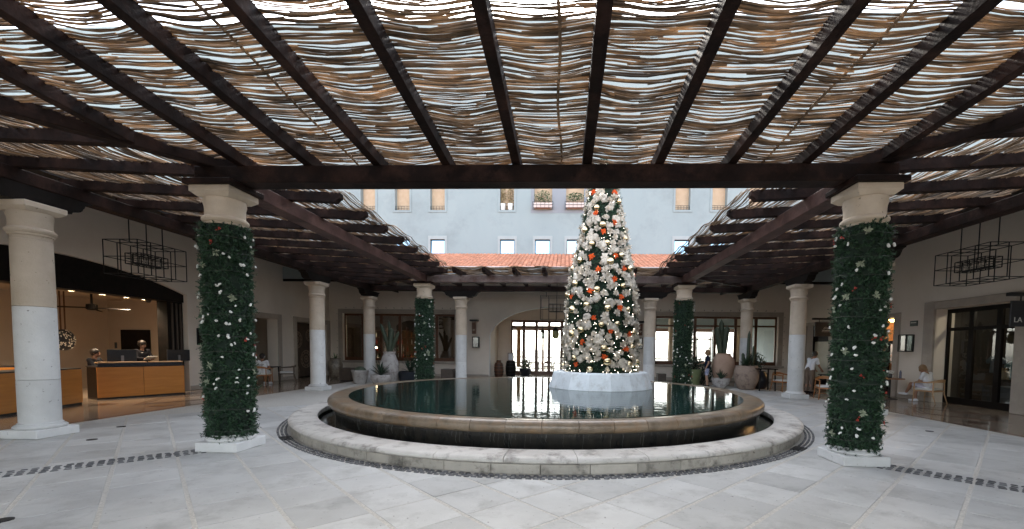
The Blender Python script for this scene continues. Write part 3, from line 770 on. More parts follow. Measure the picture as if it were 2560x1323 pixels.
# tiled roofs of the four wings: sloping slab, fascia, ceiling and barrel tiles
RF = thing('wing_roof', (CX, 22, 4.7), 'orange barrel tiled roof sloping down to the pergola', 'roof')
EZ, RZ = 5.36, 7.02
m_ = MB()
V = [(-13.9, 20.2, EZ), (13, 20.2, EZ), (13, HY - .002, RZ), (-13.9, HY - .002, RZ)]
V += [(x, y, z - .12) for x, y, z in V]
m_.add(V, [(0, 1, 2, 3), (7, 6, 5, 4), (0, 4, 5, 1), (1, 5, 6, 2), (2, 6, 7, 3), (3, 7, 4, 0)]); m_.build('deck', TILE, RF)
m_ = MB(); m_.box(OX0 - 4.6, OX1 + 4.6, 20.0, 20.12, 4.78, EZ - .01); m_.build('fascia', PLASTERW, RF)
m_ = MB(); m_.box(OX0 - 4.6, OX1 + 4.6, 19.93, 20.25, EZ - .008, EZ + .03, .01); m_.build('eave_flashing', mat('pale_flashing', (.58, .50, .48), (.66, .58, .56), rough=.6, scale=3), RF)
tl = MB(); TW, TL = .205, .42; sl = (RZ - EZ) / (HY - 20.2); nr = int((HY - 20.2) * math.hypot(1, sl) / (TL * .86))
for i in range(int(22 / TW)):
    x = -11 + TW * i
    for j in range(nr):
        jx = random.uniform(-.008, .008); jz = random.uniform(0, .012)
        y0 = 20.12 + j * TL * .86 / math.hypot(1, sl); y1 = y0 + TL / math.hypot(1, sl)
        z0 = EZ + (y0 - 20.2) * sl + .03 + jz; z1 = EZ + (y1 - 20.2) * sl + .015 + jz
        V = []
        for (y, z, r) in ((y0, z0, TW * .50), (y1, z1, TW * .43)):
            for k in range(6):
                t = math.pi * k / 5; V.append((x + jx + r * math.cos(t), y, z + r * .62 * math.sin(t)))
        V += [(v[0], v[1] + .001, v[2] - .02) for v in V[:6]]
        tl.add(V, [(k, k + 1, 7 + k, 6 + k) for k in range(5)] + [(12 + k, 13 + k, k + 1, k) for k in range(5)])
tag(tl.build('roof_tile_field', TILE, RF), kind='stuff')
def slope_slab(name, quad, m, parent, th=.12):
    m_ = MB(); V = list(quad) + [(x, y, z - th) for x, y, z in quad]
    m_.add(V, [(0, 1, 2, 3), (7, 6, 5, 4), (0, 4, 5, 1), (1, 5, 6, 2), (2, 6, 7, 3), (3, 7, 4, 0)]); return m_.build(name, m, parent)
slope_slab('ceiling', [(-13.3, 20.0, 4.78), (12.3, 20.0, 4.78), (12.3, 24.0, 5.95), (-13.3, 24.0, 5.95)], WOODB, RF)

LW = thing('reception_wing', (WLX, 11, 0), 'cream plastered wing on the left with the arched reception opening', 'building')
RW = thing('shop_wing', (WRX, 11, 0), 'cream plastered wing on the right with the shop doorway', 'building')
BW = thing('restaurant_wing', (CX, WBY, 0), 'cream plastered wing at the back with arched doorway between wide windows', 'building')
EW = thing('entrance_wing', (CX, WSY, 0), 'arcaded entrance wing on the near side of the courtyard', 'building')
slope_slab('ceiling', [(WLX - .5, -2, 5.95), (WLX - .5, 24.4, 5.95), (OX0 - .25, 24.4, 4.78), (OX0 - .25, -2, 4.78)], WOODB, LW)
slope_slab('roof', [(WLX - 6, -2, 7.4), (WLX - 6, 24.9, 7.4), (OX0 - .25, 24.9, EZ), (OX0 - .25, -2, EZ)], TILE, LW)
slope_slab('ceiling', [(OX1 + .25, -2, 4.78), (OX1 + .25, 24.4, 4.78), (WRX + .5, 24.4, 5.95), (WRX + .5, -2, 5.95)], WOODB, RW)
slope_slab('roof', [(OX1 + .25, -2, EZ), (OX1 + .25, 24.9, EZ), (WRX + 6, 24.9, 7.4), (WRX + 6, -2, 7.4)], TILE, RW)
for x0, x1, p in ((OX0 - .30, OX0 - .25, LW), (OX1 + .25, OX1 + .30, RW)):
    m_ = MB(); m_.box(x0, x1, 2.3, 19.98, 4.70, EZ - .005); m_.build('fascia', WOODB, p)
slope_slab('roof', [(-13.5, -2.4, 6.6), (12.5, -2.4, 6.6), (12.5, 2.3, EZ), (-13.5, 2.3, EZ)], TILE, EW)
slope_slab('ceiling', [(-13.2, -1.9, 5.9), (12.2, -1.9, 5.9), (12.2, 2.3, 4.78), (-13.2, 2.3, 4.78)], WOODB, EW)

# entrance wing: three open arches unseen behind the viewpoint, sized for the light they admit
mb = MB(); ac = [(-9.2, 1.9), (-.46, 3.6), (8.3, 1.9)]
edges = [-13.8]
for c, hw in ac: edges += [c - hw, c + hw]
edges.append(12.8)
for i in range(0, len(edges), 2):
    a, b = edges[i], edges[i + 1]; mb.box(a, b, WSY - .5, WSY, 0, 6.0)
for c, hw in ac: arch_part(mb, 'y', WSY - .5, WSY, c - hw, c + hw, 6.0, lambda u, c=c, hw=hw: 2.2 + min(1.8, hw) * math.sqrt(max(0, 1 - ((u - c) / hw) ** 2)))
mb.build('wall', PLASTER, EW)

# ---- left wing: wall with segmental arch, two doorways
AY, AH = 10.8, 3.97
lz = lambda u: 3.98 - .62 * ((u - AY) / AH) ** 2
D1, D2 = (17.5, 19.55), (20.95, 23.75)
mb = cell_wall('x', WLX - .5, WLX, -2, 24.4, 0, 6.0, [(AY - AH, AY + AH, 0, 4.05), (D1[0], D1[1], 0, 2.85), (D2[0], D2[1], 0, 2.85)])
arch_part(mb, 'x', WLX - .5, WLX, AY - AH, AY + AH, 4.05, lz)
mb.build('wall', PLASTER, LW)
mb = MB(); mb.box(WLX, WLX + .03, AY + AH + .02, D1[0] - .26, .0, .16, .008); mb.box(WLX, WLX + .03, D1[1] + .26, D2[0] - .26, 0, .16, .008); mb.build('skirting', SURR, LW)
for a, b in (D1, D2):
    m_ = MB(); w = .25
    m_.box(WLX - .2, WLX + .05, a - w, a - .001, 0, 3.08, .01); m_.box(WLX - .2, WLX + .05, b + .001, b + w, 0, 3.08, .01); m_.box(WLX - .2, WLX + .048, a - .0005, b + .0005, 2.851, 3.075, .01)
    m_.build('door_surround', SURR, LW)
# room behind the first doorway
mb = MB(); mb.box(-17.3, -17.2, 16.3, 20.4, 0, 3.2); mb.box(-17.2, WLX - .51, 20.0, 20.1, 0, 3.2); mb.box(-17.2, WLX - .51, 16.25, 16.35, 0, 3.4); mb.box(-17.3, WLX - .51, 16.35, 20.4, 3.1, 3.2); mb.build('hall_wall', TANROOM, LW)
mb = MB(); mb.box(-15.0, -14.9, 20.5, 24.4, 0, 3.3); mb.box(-14.9, WLX - .51, 24.2, 24.3, 0, 3.3); mb.box(-14.9, WLX - .51, 20.5, 20.6, 0, 3.3); mb.box(-15.0, WLX - .51, 20.5, 24.4, 3.1, 3.3); mb.build('leak_blocker', WOODB, LW)  # unseen box added behind the carved door to stop outside light leaking
# carved door in the second doorway
dr = MB(); dr.box(WLX - .42, WLX - .36, D2[0] + .03, D2[1] - .03, .05, 2.82); door = dr.build('carved_door', mat('carved_board', (.05, .032, .022), (.085, .055, .038), rough=.7, scale=6, bump=.3), LW)
def rosette(mb_, y, z, r, petals=10):
    x = WLX - .358
    for rr, w in ((1.0, .12), (.72, .1), (.36, .12)):
        n = 24
        for k in range(n):
            t0, t1 = 2 * math.pi * k / n, 2 * math.pi * (k + 1) / n
            mb_.bar((x, y + r * rr * math.cos(t0), z + r * rr * math.sin(t0)), (x, y + r * rr * math.cos(t1), z + r * rr * math.sin(t1)), r * w, .012, up=(1, 0, 0))
    for k in range(petals):
        t = 2 * math.pi * k / petals; mb_.ell((x, y + r * .86 * math.cos(t), z + r * .86 * math.sin(t)), (.012, r * .1, r * .1), 8, 5)
    mb_.ell((x, y, z), (.02, r * .18, r * .18), 10, 6)
CARVE = mat('carved_relief', (.16, .11, .075), (.26, .19, .13), rough=.75, scale=9, bump=.3)
for y, z, r in ((21.55, 1.95, .42), (22.6, 2.2, .3), (21.35, .35, .33), (22.3, .95, .45), (23.2, 1.6, .35), (23.1, .4, .33), (21.3, 1.1, .22)):
    m_ = MB(); rosette(m_, y, z, r); m_.build('carved_rosette', CARVE, door)

# ---- reception: dark portal, room, counters
PT = thing('reception_portal', (WLX, AY, 0), 'black timber portal filling the wide reception arch', 'portal')
IY0, IY1, IZ = 7.3, 14.17, 3.09
m_ = MB()
x0, x1 = WLX - .55, WLX - .12
arch_part(m_, 'x', x0, x1, IY0, AY + AH - .01, 3.0, lambda u: 3.0)
m_.v, m_.f = [], []
n = 40
for i in range(n):
    a = AY - AH + .01 + (2 * AH - .02) * i / n; b = AY - AH + .01 + (2 * AH - .02) * (i + 1) / n
    za, zb = lz(a) - .004, lz(b) - .004
    for x in (x0, x1): m_.add([(x, a, IZ), (x, b, IZ), (x, b, zb), (x, a, za)], [(0, 1, 2, 3)])
    m_.add([(x0, a, IZ), (x0, b, IZ), (x1, b, IZ), (x1, a, IZ)], [(0, 1, 2, 3)])
m_.build('head_panel', WOODB, PT)
for a, b in ((AY - AH + .012, IY0), (IY1, AY + AH - .012)):
    m_ = MB(); m_.box(x0 + .02, x1 - .05, a, b, 0, IZ - .001); m_.build('side_panel', WOODB, PT)
SLATM = mat('brown_slat', (.06, .045, .035), (.09, .065, .05), rough=.5, scale=6)
for y in (14.30, 14.47, 14.62):
    m_ = MB(); m_.box(x1 - .049, x1 + .01, y, y + .035, 0, IZ - .05, .004); m_.build('slat', SLATM, PT)
RX0, RY1 = -17.7, 16.1
mb = MB(); mb.box(RX0 - .1, RX0, 5.5, RY1, 0, 3.3); mb.box(RX0, WLX - .56, RY1, RY1 + .1, 0, 3.3); mb.box(RX0, WLX - .56, 5.4, 5.5, 0, 3.3); mb.build('reception_wall', TANROOM, LW)
mb = MB(); mb.box(RX0 - .1, WLX - .5, 5.4, RY1 + .1, 3.3, 3.4); mb.build('reception_ceiling', TANROOM, LW)
mb = MB(); mb.box(-17.15, -16.0, RY1 - .06, RY1 - .002, 0, 2.17); dd = mb.build('office_door', WOODB, LW)
mb = MB(); mb.box(-16.2, -16.14, RY1 - .1, RY1 - .061, 1.0, 1.14); mb.build('door_handle', METAL, dd)
CEIL = mat('brown_soffit', (.20, .145, .10), (.24, .175, .12), rough=.8)
mb = MB(); mb.box(-14.45, WLX - .551, 7.3, IY1, 3.13, 3.2); mb.build('soffit', CEIL, LW)
for k, y in enumerate((8.4, 9.3, 10.2, 11.1, 11.9, 12.73, 13.45, 14.05)):
    t = thing('downlight', (-14.14, y, 3.11), ['downlight', 'small recessed ceiling downlight'][1] + ' ' + ['farthest left', 'second from the left', 'third from the left', 'fourth from the left', 'fourth from the right', 'third from the right', 'second from the right', 'nearest the right jamb'][k] + ' above the reception', 'downlight', 'reception downlights')
    m_ = MB(); m_.lathe([(.09, 0.02), (.09, -.005), (.065, -.005)], 18, (-14.14, y, 3.115), caps=False); m_.build('trim', WHITEF, t)
    m_ = MB(); m_.lathe([(.064, .0), (.001, .0)], 18, (-14.14, y, 3.122), caps=False); m_.build('lens', LAMPE, t)
    if k % 2 == 0 or k == 7:
        ld = bpy.data.lights.new('downlight_lamp', 'SPOT'); ld.energy = 42; ld.color = (1, .78, .55); ld.spot_size = math.radians(120); ld.spot_blend = .8; ld.shadow_soft_size = .06
        lo = bpy.data.objects.new('lamp', ld); COL.objects.link(lo); lo.parent = t; lo.location = (0, 0, -.03)
# ---- right wing
S1, S2, S3 = (12.3, 14.9), (16.65, 18.6), (20.6, 22.5)
mb = cell_wall('x', WRX, WRX + .6, -2, 24.4, 0, 6.0, [(S1[0], S1[1], 0, 3.08), (S2[0], S2[1], 0, 2.95), (S3[0], S3[1], 0, 2.95)])
mb.build('wall', PLASTER, RW)
for (a, b), zt, w in ((S1, 3.08, .42), (S2, 2.95, .26), (S3, 2.95, .26)):
    m_ = MB()
    m_.box(WRX - .07, WRX + .3, a - w, a - .001, 0, zt + w * .6, .012); m_.box(WRX - .07, WRX + .3, b + .001, b + w, 0, zt + w * .6, .012); m_.box(WRX - .068, WRX + .3, a - .0005, b + .0005, zt + .001, zt + w * .6 - .003, .012)
    m_.build('door_surround', SURR, RW)
mb = MB(); mb.box(WRX - .03, WRX, S1[1] + .43, S2[0] - .27, 0, .16, .008); mb.box(WRX - .03, WRX, S2[1] + .27, S3[0] - .27, 0, .16, .008); mb.build('skirting', SURR, RW)
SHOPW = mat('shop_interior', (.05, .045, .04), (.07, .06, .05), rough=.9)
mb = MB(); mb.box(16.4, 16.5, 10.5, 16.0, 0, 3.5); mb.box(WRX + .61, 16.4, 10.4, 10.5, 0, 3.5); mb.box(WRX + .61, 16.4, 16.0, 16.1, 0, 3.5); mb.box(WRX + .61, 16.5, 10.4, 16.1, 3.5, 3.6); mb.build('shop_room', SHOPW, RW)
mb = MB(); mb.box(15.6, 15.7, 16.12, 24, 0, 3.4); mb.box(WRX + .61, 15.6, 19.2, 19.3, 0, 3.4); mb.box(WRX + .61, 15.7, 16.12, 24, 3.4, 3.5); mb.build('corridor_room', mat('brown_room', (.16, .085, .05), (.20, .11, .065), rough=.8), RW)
def glazed(parent, x, y0, y1, z0, z1, cols, trans, m_wood, m_glass, w=.1, axis='x', d=.08, name='door'):
    """glazed screen: frame bars as one part, each pane a part of it"""
    P = (lambda a0, a1, u0, u1, c0, c1, mb_: mb_.box(a0, a1, u0, u1, c0, c1)) if axis == 'x' else (lambda a0, a1, u0, u1, c0, c1, mb_: mb_.box(u0, u1, a0, a1, c0, c1))
    m_ = MB(); P(x, x + d, y0, y1, z1 - w, z1, m_); P(x, x + d, y0, y1, z0, z0 + w * 1.6, m_)
    us = [y0 + (y1 - y0) * i / cols for i in range(cols + 1)]
    zb, zt = z0 + w * 1.6, z1 - w
    for u in us:
        a = max(y0, u - w * .62); b = min(y1, u + w * .62); P(x + .002, x + d - .002, a, b, zb, zt, m_)
    cuts = [zb] + list(trans) + [zt]
    for i in range(cols):
        for z in trans: P(x + .004, x + d - .004, us[i] + w * .62, us[i + 1] - w * .62, z - w * .4, z + w * .4, m_)
    fr = m_.build(name, m_wood, parent)
    for i in range(cols):
        for j in range(len(cuts) - 1):
            g = MB(); a, b = us[i] + w * .55, us[i + 1] - w * .55; c0, c1 = cuts[j] + (w * .3 if j else 0), cuts[j + 1] - (w * .3 if j < len(cuts) - 2 else 0)
            if axis == 'x': g.add([(x + d / 2, a, c0), (x + d / 2, b, c0), (x + d / 2, b, c1), (x + d / 2, a, c1)], [(0, 1, 2, 3)])
            else: g.add([(a, x + d / 2, c0), (b, x + d / 2, c0), (b, x + d / 2, c1), (a, x + d / 2, c1)], [(0, 1, 2, 3)])
            g.build('pane', m_glass, fr)
    return fr
glazed(RW, WRX + .36, S1[0], S1[1], 0, 3.08, 3, (2.42,), WOODB, GLASSD, .13, name='shop_door')
glazed(RW, WRX + .45, S2[0], S2[1], 0, 2.1, 2, (), WOODB, GLASSD, .12, name='glass_door')
mb = MB(); mb.box(WRX + .3, WRX + .36, S3[0], S3[1], 0, 2.95); pd = mb.build('panel_door', WOODB, RW)
mb = MB(); mb.box(WRX + .27, WRX + .299, 21.15, 22.25, .35, 2.15, .01); mb.build('frosted_panel', mat('frosted_cream', (.42, .38, .28), (.46, .42, .32), rough=.5), pd)

# ---- back wing: arch between two wide windows
ACX, AHW = -.58, 3.61
bz = lambda u: 2.17 + 1.78 * math.sqrt(max(0, 1 - ((u - ACX) / AHW) ** 2))
WL_, WR_ = (-12.55, -6.15), (4.98, 11.58)
mb = cell_wall('y', WBY, WBY + .45, -13.8, 12.9, 0, 6.0, [(ACX - AHW, ACX + AHW, 0, 4.0), (WL_[0], WL_[1], .86, 3.52), (WR_[0], WR_[1], .86, 3.52)])
arch_part(mb, 'y', WBY, WBY + .45, ACX - AHW, ACX + AHW, 4.0, bz)
mb.build('wall', PLASTER, BW)
m_ = MB(); n = 36; prev = None                      # thin pale archivolt
pts = [(ACX - AHW, .02), (ACX - AHW, 2.17)] + [(ACX - AHW * math.cos(math.pi * i / n), 2.17 + 1.78 * math.sin(math.pi * i / n)) for i in range(1, n)] + [(ACX + AHW, 2.17), (ACX + AHW, .02)]
for p, q in zip(pts[:-1], pts[1:]): m_.bar((p[0], WBY + .12, p[1]), (q[0], WBY + .12, q[1]), .04, .30, up=(0, 1, 0))
m_.build('archivolt', mat('pale_archivolt', (.72, .70, .66), rough=.8), BW)
for a, b in ((-13.3, ACX - AHW - .03), (ACX + AHW + .03, 12.3)):
    mb = MB(); mb.box(a, b, WBY - .03, WBY, 0, .16, .008); mb.build('skirting', SURR, BW)
for k, (a, b) in enumerate((WL_, WR_)):
    m_ = MB(); w = .24
    m_.box(a - w, a - .001, WBY - .05, WBY + .2, .86, 3.76, .01); m_.box(b + .001, b + w, WBY - .05, WBY + .2, .86, 3.76, .01); m_.box(a - .0005, b + .0005, WBY - .05, WBY + .2, 3.521, 3.757, .01)
    m_.build('window_surround', SURR, BW)
    m_ = MB(); m_.box(a - w - .08, b + w + .08, WBY - .14, WBY + .15, .74, .858, .015); m_.build('window_sill', SURR, BW)
    glazed(BW, WBY + .2, a, b, .86, 3.52, 6, () if k == 0 else (3.0,), WOODW, GLASSB if k == 0 else GLASS, .12, axis='y', name='window')
m_ = MB()                                           # small garland hooks along the surrounds
for a, b in (WL_, WR_):
    for i in range(14): x = a + (b - a) * (i + .5) / 14; m_.tube([(x, WBY - .01, 3.80), (x, WBY - .06, 3.82), (x, WBY - .07, 3.86)], .012, 5)
    for i in range(7):
        for x in (a - .3, b + .3): z = 1.2 + .38 * i; m_.tube([(x, WBY - .01, z), (x, WBY - .07, z)], .012, 5)
m_.build('hook_row', METAL, BW)
# vestibule behind the arch with glazed doors
mb = MB(); mb.box(ACX - AHW - .3, ACX - AHW, WBY + .46, 27.2, 0, 4.3); mb.box(ACX + AHW, ACX + AHW + .3, WBY + .46, 27.2, 0, 4.3); mb.box(ACX - AHW - .3, ACX + AHW + .3, WBY + .46, 27.3, 4.3, 4.4)
mb.box(ACX - AHW, ACX + AHW, 27.1, 27.25, 3.42, 4.3); mb.box(ACX - AHW, -3.35, 27.1, 27.25, 0, 3.42); mb.box(2.2, ACX + AHW, 27.1, 27.25, 0, 3.42); mb.build('vestibule_wall', PLASTER, BW)
glazed(BW, 27.02, -3.35, 2.2, 0, 3.42, 7, (2.98,), WOODW, GLASS, .15, axis='y', d=.1, name='terrace_door')
mb = MB(); mb.box(-3.0, -2.75, 26.98, 27.0, .5, 3.0); mb.build('amber_panel', mat('amber_panel', (.45, .22, .07), (.50, .26, .09), rough=.5), BW)
# rooms behind the windows: bar on the left, airy restaurant open to the terrace on the right
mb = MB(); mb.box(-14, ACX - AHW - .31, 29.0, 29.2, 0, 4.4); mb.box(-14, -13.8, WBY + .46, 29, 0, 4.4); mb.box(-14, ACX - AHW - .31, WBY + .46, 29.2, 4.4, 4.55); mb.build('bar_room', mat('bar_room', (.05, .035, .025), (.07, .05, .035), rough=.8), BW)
mb = MB(); mb.box(ACX + AHW + .31, 13, WBY + .46, 31, 4.0, 4.15); mb.box(12.9, 13.1, WBY + .46, 31, 0, 4.0)
for x in (3.6, 5.9, 8.2, 10.5, 12.7): mb.box(x - .12, x + .12, 30.8, 31, 0, 4.0)
mb.box(ACX + AHW + .31, 13, 30.85, 30.95, 3.2, 4.0); mb.box(ACX + AHW + .31, 13, 30.88, 30.92, 2.4, 2.46); mb.build('dining_room', PLASTERW, BW)

# ------------------------------------------------------------------ fir sprigs
def sprigs(P, D, L, n, nl, w, rg):
    """P base points, D directions (N,3), L lengths; n needles each; returns verts, quads"""
    N = len(P); D = D / np.linalg.norm(D, axis=1, keepdims=True)
    up = np.tile(np.array([0, 0, 1.0]), (N, 1)) + rg.normal(0, .3, (N, 3)); A = np.cross(D, up); A /= np.linalg.norm(A, axis=1, keepdims=True) + 1e-9; B = np.cross(D, A)
    t = np.linspace(.05, 1.0, n)
    ang = rg.uniform(0, 2 * np.pi, (N, n))
    side = A[:, None] * np.cos(ang)[..., None] + B[:, None] * np.sin(ang)[..., None]
    base = P[:, None] + D[:, None] * (t[None, :, None] * L[:, None, None])
    nd = D[:, None] * .75 + side * .75; nd /= np.linalg.norm(nd, axis=2, keepdims=True)
    ln = nl * rg.uniform(.7, 1.15, (N, n))[..., None] * (1.1 - .45 * t)[None, :, None]
    wv = np.cross(nd, rg.normal(0, 1, (N, n, 3))); wv /= np.linalg.norm(wv, axis=2, keepdims=True) + 1e-9
    v0 = base - wv * w; v1 = base + wv * w; v2 = base + nd * ln + wv * w * .55; v3 = base + nd * ln - wv * w * .55
    V = np.stack([v0, v1, v2, v3], 2).reshape(-1, 3)
    Q = np.arange(len(V)).reshape(-1, 4)
    return V, Q

def flower_mb(r, petals=5, lift=.35, seed=0, layers=1):
    rg = random.Random(seed); m_ = MB()                # faces local +X
    for l in range(layers):
        for k in range(petals):
            a = 2 * math.pi * (k + .5 * l) / petals + rg.uniform(-.3, .3); rr = r * (1 - .26 * l) * rg.uniform(.75, 1.12); w = rr * (.5 if petals <= 6 else .34) * rg.uniform(.8, 1.2)
            ca, sa = math.cos(a), math.sin(a); tw = rg.uniform(-.25, .25)
            pt = lambda rad, off, h: (h + off * tw, rad * ca - off * sa, rad * sa + off * ca)
            h1 = r * (lift * .5 + .22 * l + rg.uniform(-.08, .12)); h2 = r * (lift + .3 * l + rg.uniform(-.25, .2))
            V = [pt(.03 * r, 0, .02 * r + .1 * r * l), pt(rr * .4, -w * .5, h1 + .06 * r), pt(rr * .4, 0, h1 - .06 * r), pt(rr * .4, w * .5, h1 + .06 * r), pt(rr * .72, -w * .5, h2 * .9), pt(rr * .74, 0, h2 * .9 - .08 * r), pt(rr * .72, w * .5, h2 * .9), pt(rr, 0, h2 - .1 * r)]
            m_.add(V, [(0, 1, 2), (0, 2, 3), (1, 4, 5, 2), (2, 5, 6, 3), (4, 7, 5), (5, 7, 6)])
    m_.ell((r * .14 + .15 * r * (layers - 1), 0, 0), r * .13, 6, 4)
    return m_
def puff_mb(r, seed):
    """crumpled organza bow: a handful of folded loops"""
    rg = random.Random(seed); m_ = MB(); nl = 5
    for k in range(nl):
        a = 2 * math.pi * k / nl + rg.uniform(-.4, .4); L_ = r * rg.uniform(.7, 1.15); w = r * rg.uniform(.35, .6); ca, sa = math.cos(a), math.sin(a); S = 9; V = []
        ph = rg.uniform(0, 6); dep = r * rg.uniform(.35, .7)
        for i in range(S):
            q = 2 * math.pi * i / (S - 1) - math.pi; rad = L_ * (.5 + .5 * math.cos(q)); hx = dep * math.sin(q) * .6 + .3 * dep
            for j in range(4):
                o_ = (j / 3 - .5) * 2 * w * (.45 + .55 * (rad / L_)) ; cr = .12 * r * math.sin(3.1 * j + 2 * q + ph)
                V.append((hx + cr, rad * ca - (o_ + cr) * sa, rad * sa + (o_ + cr) * ca))
        m_.add(V, [(i * 4 + j, i * 4 + j + 1, i * 4 + 5 + j, i * 4 + 4 + j) for i in range(S - 1) for j in range(3)])
    m_.ell((r * .3, 0, 0), (r * .2, r * .25, r * .25), 8, 6)
    return m_
def orient(o, n, spin=0.0):
    q = Vector(n).to_track_quat('X', 'Z'); o.rotation_mode = 'QUATERNION'
    from mathutils import Quaternion
    o.rotation_quaternion = q @ Quaternion((1, 0, 0), spin)

# ------------------------------------------------------------------ column garlands
def garland_mesh(seed):
    rg = np.random.default_rng(seed); N = 3600; z0, z1 = .19, 3.42
    z = rg.uniform(z0, z1, N); a = rg.uniform(0, 2 * np.pi, N); r = .262 + rg.uniform(0, .03, N)
    P = np.stack([r * np.cos(a), r * np.sin(a), z], 1)
    out = np.stack([np.cos(a), np.sin(a), np.zeros(N)], 1); tan = np.stack([-np.sin(a), np.cos(a), np.zeros(N)], 1)
    tilt = rg.uniform(-.5, .5, N)[:, None]; vert = rg.normal(-.25, .55, N)[:, None]
    D = out * rg.uniform(.35, .9, N)[:, None] + tan * (tilt + .6 * rg.choice([-1, 1], N)[:, None] * rg.uniform(0, 1, N)[:, None]) + np.array([0, 0, 1.0]) * vert
    L = rg.uniform(.035, .105, N) * (1 + .35 * np.sin(z * 9 + 2 * a) * np.sin(z * 23 + 5 * a))
    return sprigs(P, D, L, 13, .036, .0058, rg)
GM = [np_mesh('garland_foliage', *garland_mesh(s)) for s in (21, 22)]
cf_me = []
for k in range(3):
    m_ = MB(); rg_ = random.Random(k)
    for j in range(4): m_.ell((.012, rg_.uniform(-.017, .017), rg_.uniform(-.017, .017)), .019, 8, 6)
    cf_me.append(m_.mesh('cotton_flower'))
spr = MB(); rg_ = random.Random(5)
for j in range(5):
    y, z = rg_.uniform(-.03, .03), rg_.uniform(-.03, .03); spr.ell((.02, y, z), .009, 6, 5); spr.tube([(0, 0, 0), (.02, y, z)], .002, 4)
spr_me = spr.mesh('berry_sprig')
pal = flower_mb(.06, 9, .2, 3); pal_me = pal.mesh('pale_sprig')
PALE = mat('pale_green_sprig', (.20, .24, .16), (.34, .36, .26), rough=.7, scale=20)
def garland(x, y, label, gi, seed):
    t = thing('pine_garland', (x, y, 0), label, 'garland', 'pine garlands round the inner columns')
    link_mesh(GM[gi], 'foliage', FOL, t).rotation_euler = (0, 0, seed * 1.3)
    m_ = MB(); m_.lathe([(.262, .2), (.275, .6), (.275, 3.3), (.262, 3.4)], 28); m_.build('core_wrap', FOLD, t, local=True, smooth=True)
    rg = random.Random(seed)
    for k in range(80):
        a = rg.uniform(0, 2 * math.pi); z = rg.uniform(.26, 3.3); r = rg.uniform(.335, .36)
        o = link_mesh(rg.choice(cf_me), 'cotton_flower', WHITEF, t, smooth=True); o.location = (r * math.cos(a), r * math.sin(a), z); orient(o, (math.cos(a), math.sin(a), .2), rg.uniform(0, 6))
        s = rg.uniform(.55, .95); o.scale = (s, s, s)
    for k in range(16):
        a = rg.uniform(0, 2 * math.pi); z = rg.uniform(.3, 3.3)
        o = link_mesh(spr_me, 'berry_sprig', REDB, t, smooth=True); o.location = (.335 * math.cos(a), .335 * math.sin(a), z); orient(o, (math.cos(a), math.sin(a), 0), rg.uniform(0, 6))
    for k in range(22):
        a = rg.uniform(0, 2 * math.pi); z = rg.uniform(.3, 3.3)
        o = link_mesh(pal_me, 'pale_sprig', PALE, t); o.location = (.33 * math.cos(a), .33 * math.sin(a), z); orient(o, (math.cos(a), math.sin(a), 0), rg.uniform(0, 6))
    m_ = MB()
    for k in range(11):
        z = .35 + .29 * k + rg.uniform(-.06, .06); ph = rg.uniform(0, 6)
        m_.tube([(.352 * math.cos(q * math.pi / 8), .352 * math.sin(q * math.pi / 8), z + .015 * math.sin(q * .8 + ph)) for q in range(17)], .0022, 4, caps=False)
    m_.build('binding_wire', WIREM, t, local=True)
    return t
garland(XL, YN, 'dense pine garland with white cotton flowers on the near left column', 0, 31)
garland(XR, YN, 'dense pine garland with white cotton flowers on the near right column', 1, 37)
garland(XL, YF, 'pine garland on the far left column beyond the pool', 0, 43)
garland(XR, YF, 'pine garland on the far right column beyond the pool', 1, 47)

# ------------------------------------------------------------------ planter and decorated tree
TX, TY = 1.02, 12.3
PL = thing('tree_planter', (TX, TY, .3), 'round faceted pale stone planter standing in the pool under the tree', 'planter')
NP = 16
def plan_piece(rs):
    m_ = MB(); V = []
    a0, a1 = .0012, 2 * math.pi / NP - .0012
    for r, z in rs:
        for t in (a0, a1): V.append((r * math.cos(t), r * math.sin(t), z))
    n = len(rs); Fc = [(2 * i, 2 * i + 1, 2 * i + 3, 2 * i + 2) for i in range(n - 1)] + [(2 * n - 2, 2 * n - 1, 1, 0), tuple(2 * i for i in range(n - 1, -1, -1)), tuple(2 * i + 1 for i in range(n))]
    return m_.add(V, Fc)
me = plan_piece([(1.2, .1), (1.455, .1), (1.462, .27), (1.33, .675), (1.315, .695), (1.28, .705), (1.0, .70)]).mesh('panel')
for k in range(NP):
    o = link_mesh(me, 'panel', PLANTERW, PL); o.rotation_euler = (0, 0, 2 * math.pi * (k + .3) / NP)
m_ = MB(); m_.lathe([(1.1, .66), (.01, .67)], 40, caps=False); m_.build('soil', SOIL, PL, local=True)
CT = thing('christmas_tree', (TX, TY, .97), 'tall christmas tree covered in cream flowers, gold baubles and orange poinsettias', 'christmas tree')
PZ = [1.0, 1.15, 1.6, 2.6, 3.6, 4.2, 4.73, 5.4, 6.15, 6.95]; PR = [.98, 1.0, 1.0, .95, .86, .72, .60, .48, .33, .03]
TR = lambda z: float(np.interp(z, PZ, PR))
rg = np.random.default_rng(77)
zc = rg.uniform(.98, 6.93, 24000); keep = rg.uniform(0, 1.02, 24000) < np.interp(zc, PZ, PR); zc = zc[keep][:9500]; N = len(zc)
a = rg.uniform(0, 2 * np.pi, N); r = np.interp(zc, PZ, PR) * rg.uniform(.82, .97, N)
Pn = np.stack([r * np.cos(a), r * np.sin(a), zc - .97], 1); out = np.stack([np.cos(a), np.sin(a), np.zeros(N)], 1); tan = np.stack([-np.sin(a), np.cos(a), np.zeros(N)], 1)
D = out * rg.uniform(.4, 1, N)[:, None] + tan * rg.normal(0, .6, N)[:, None] + np.array([0, 0, 1.0]) * rg.normal(-.05, .5, N)[:, None]
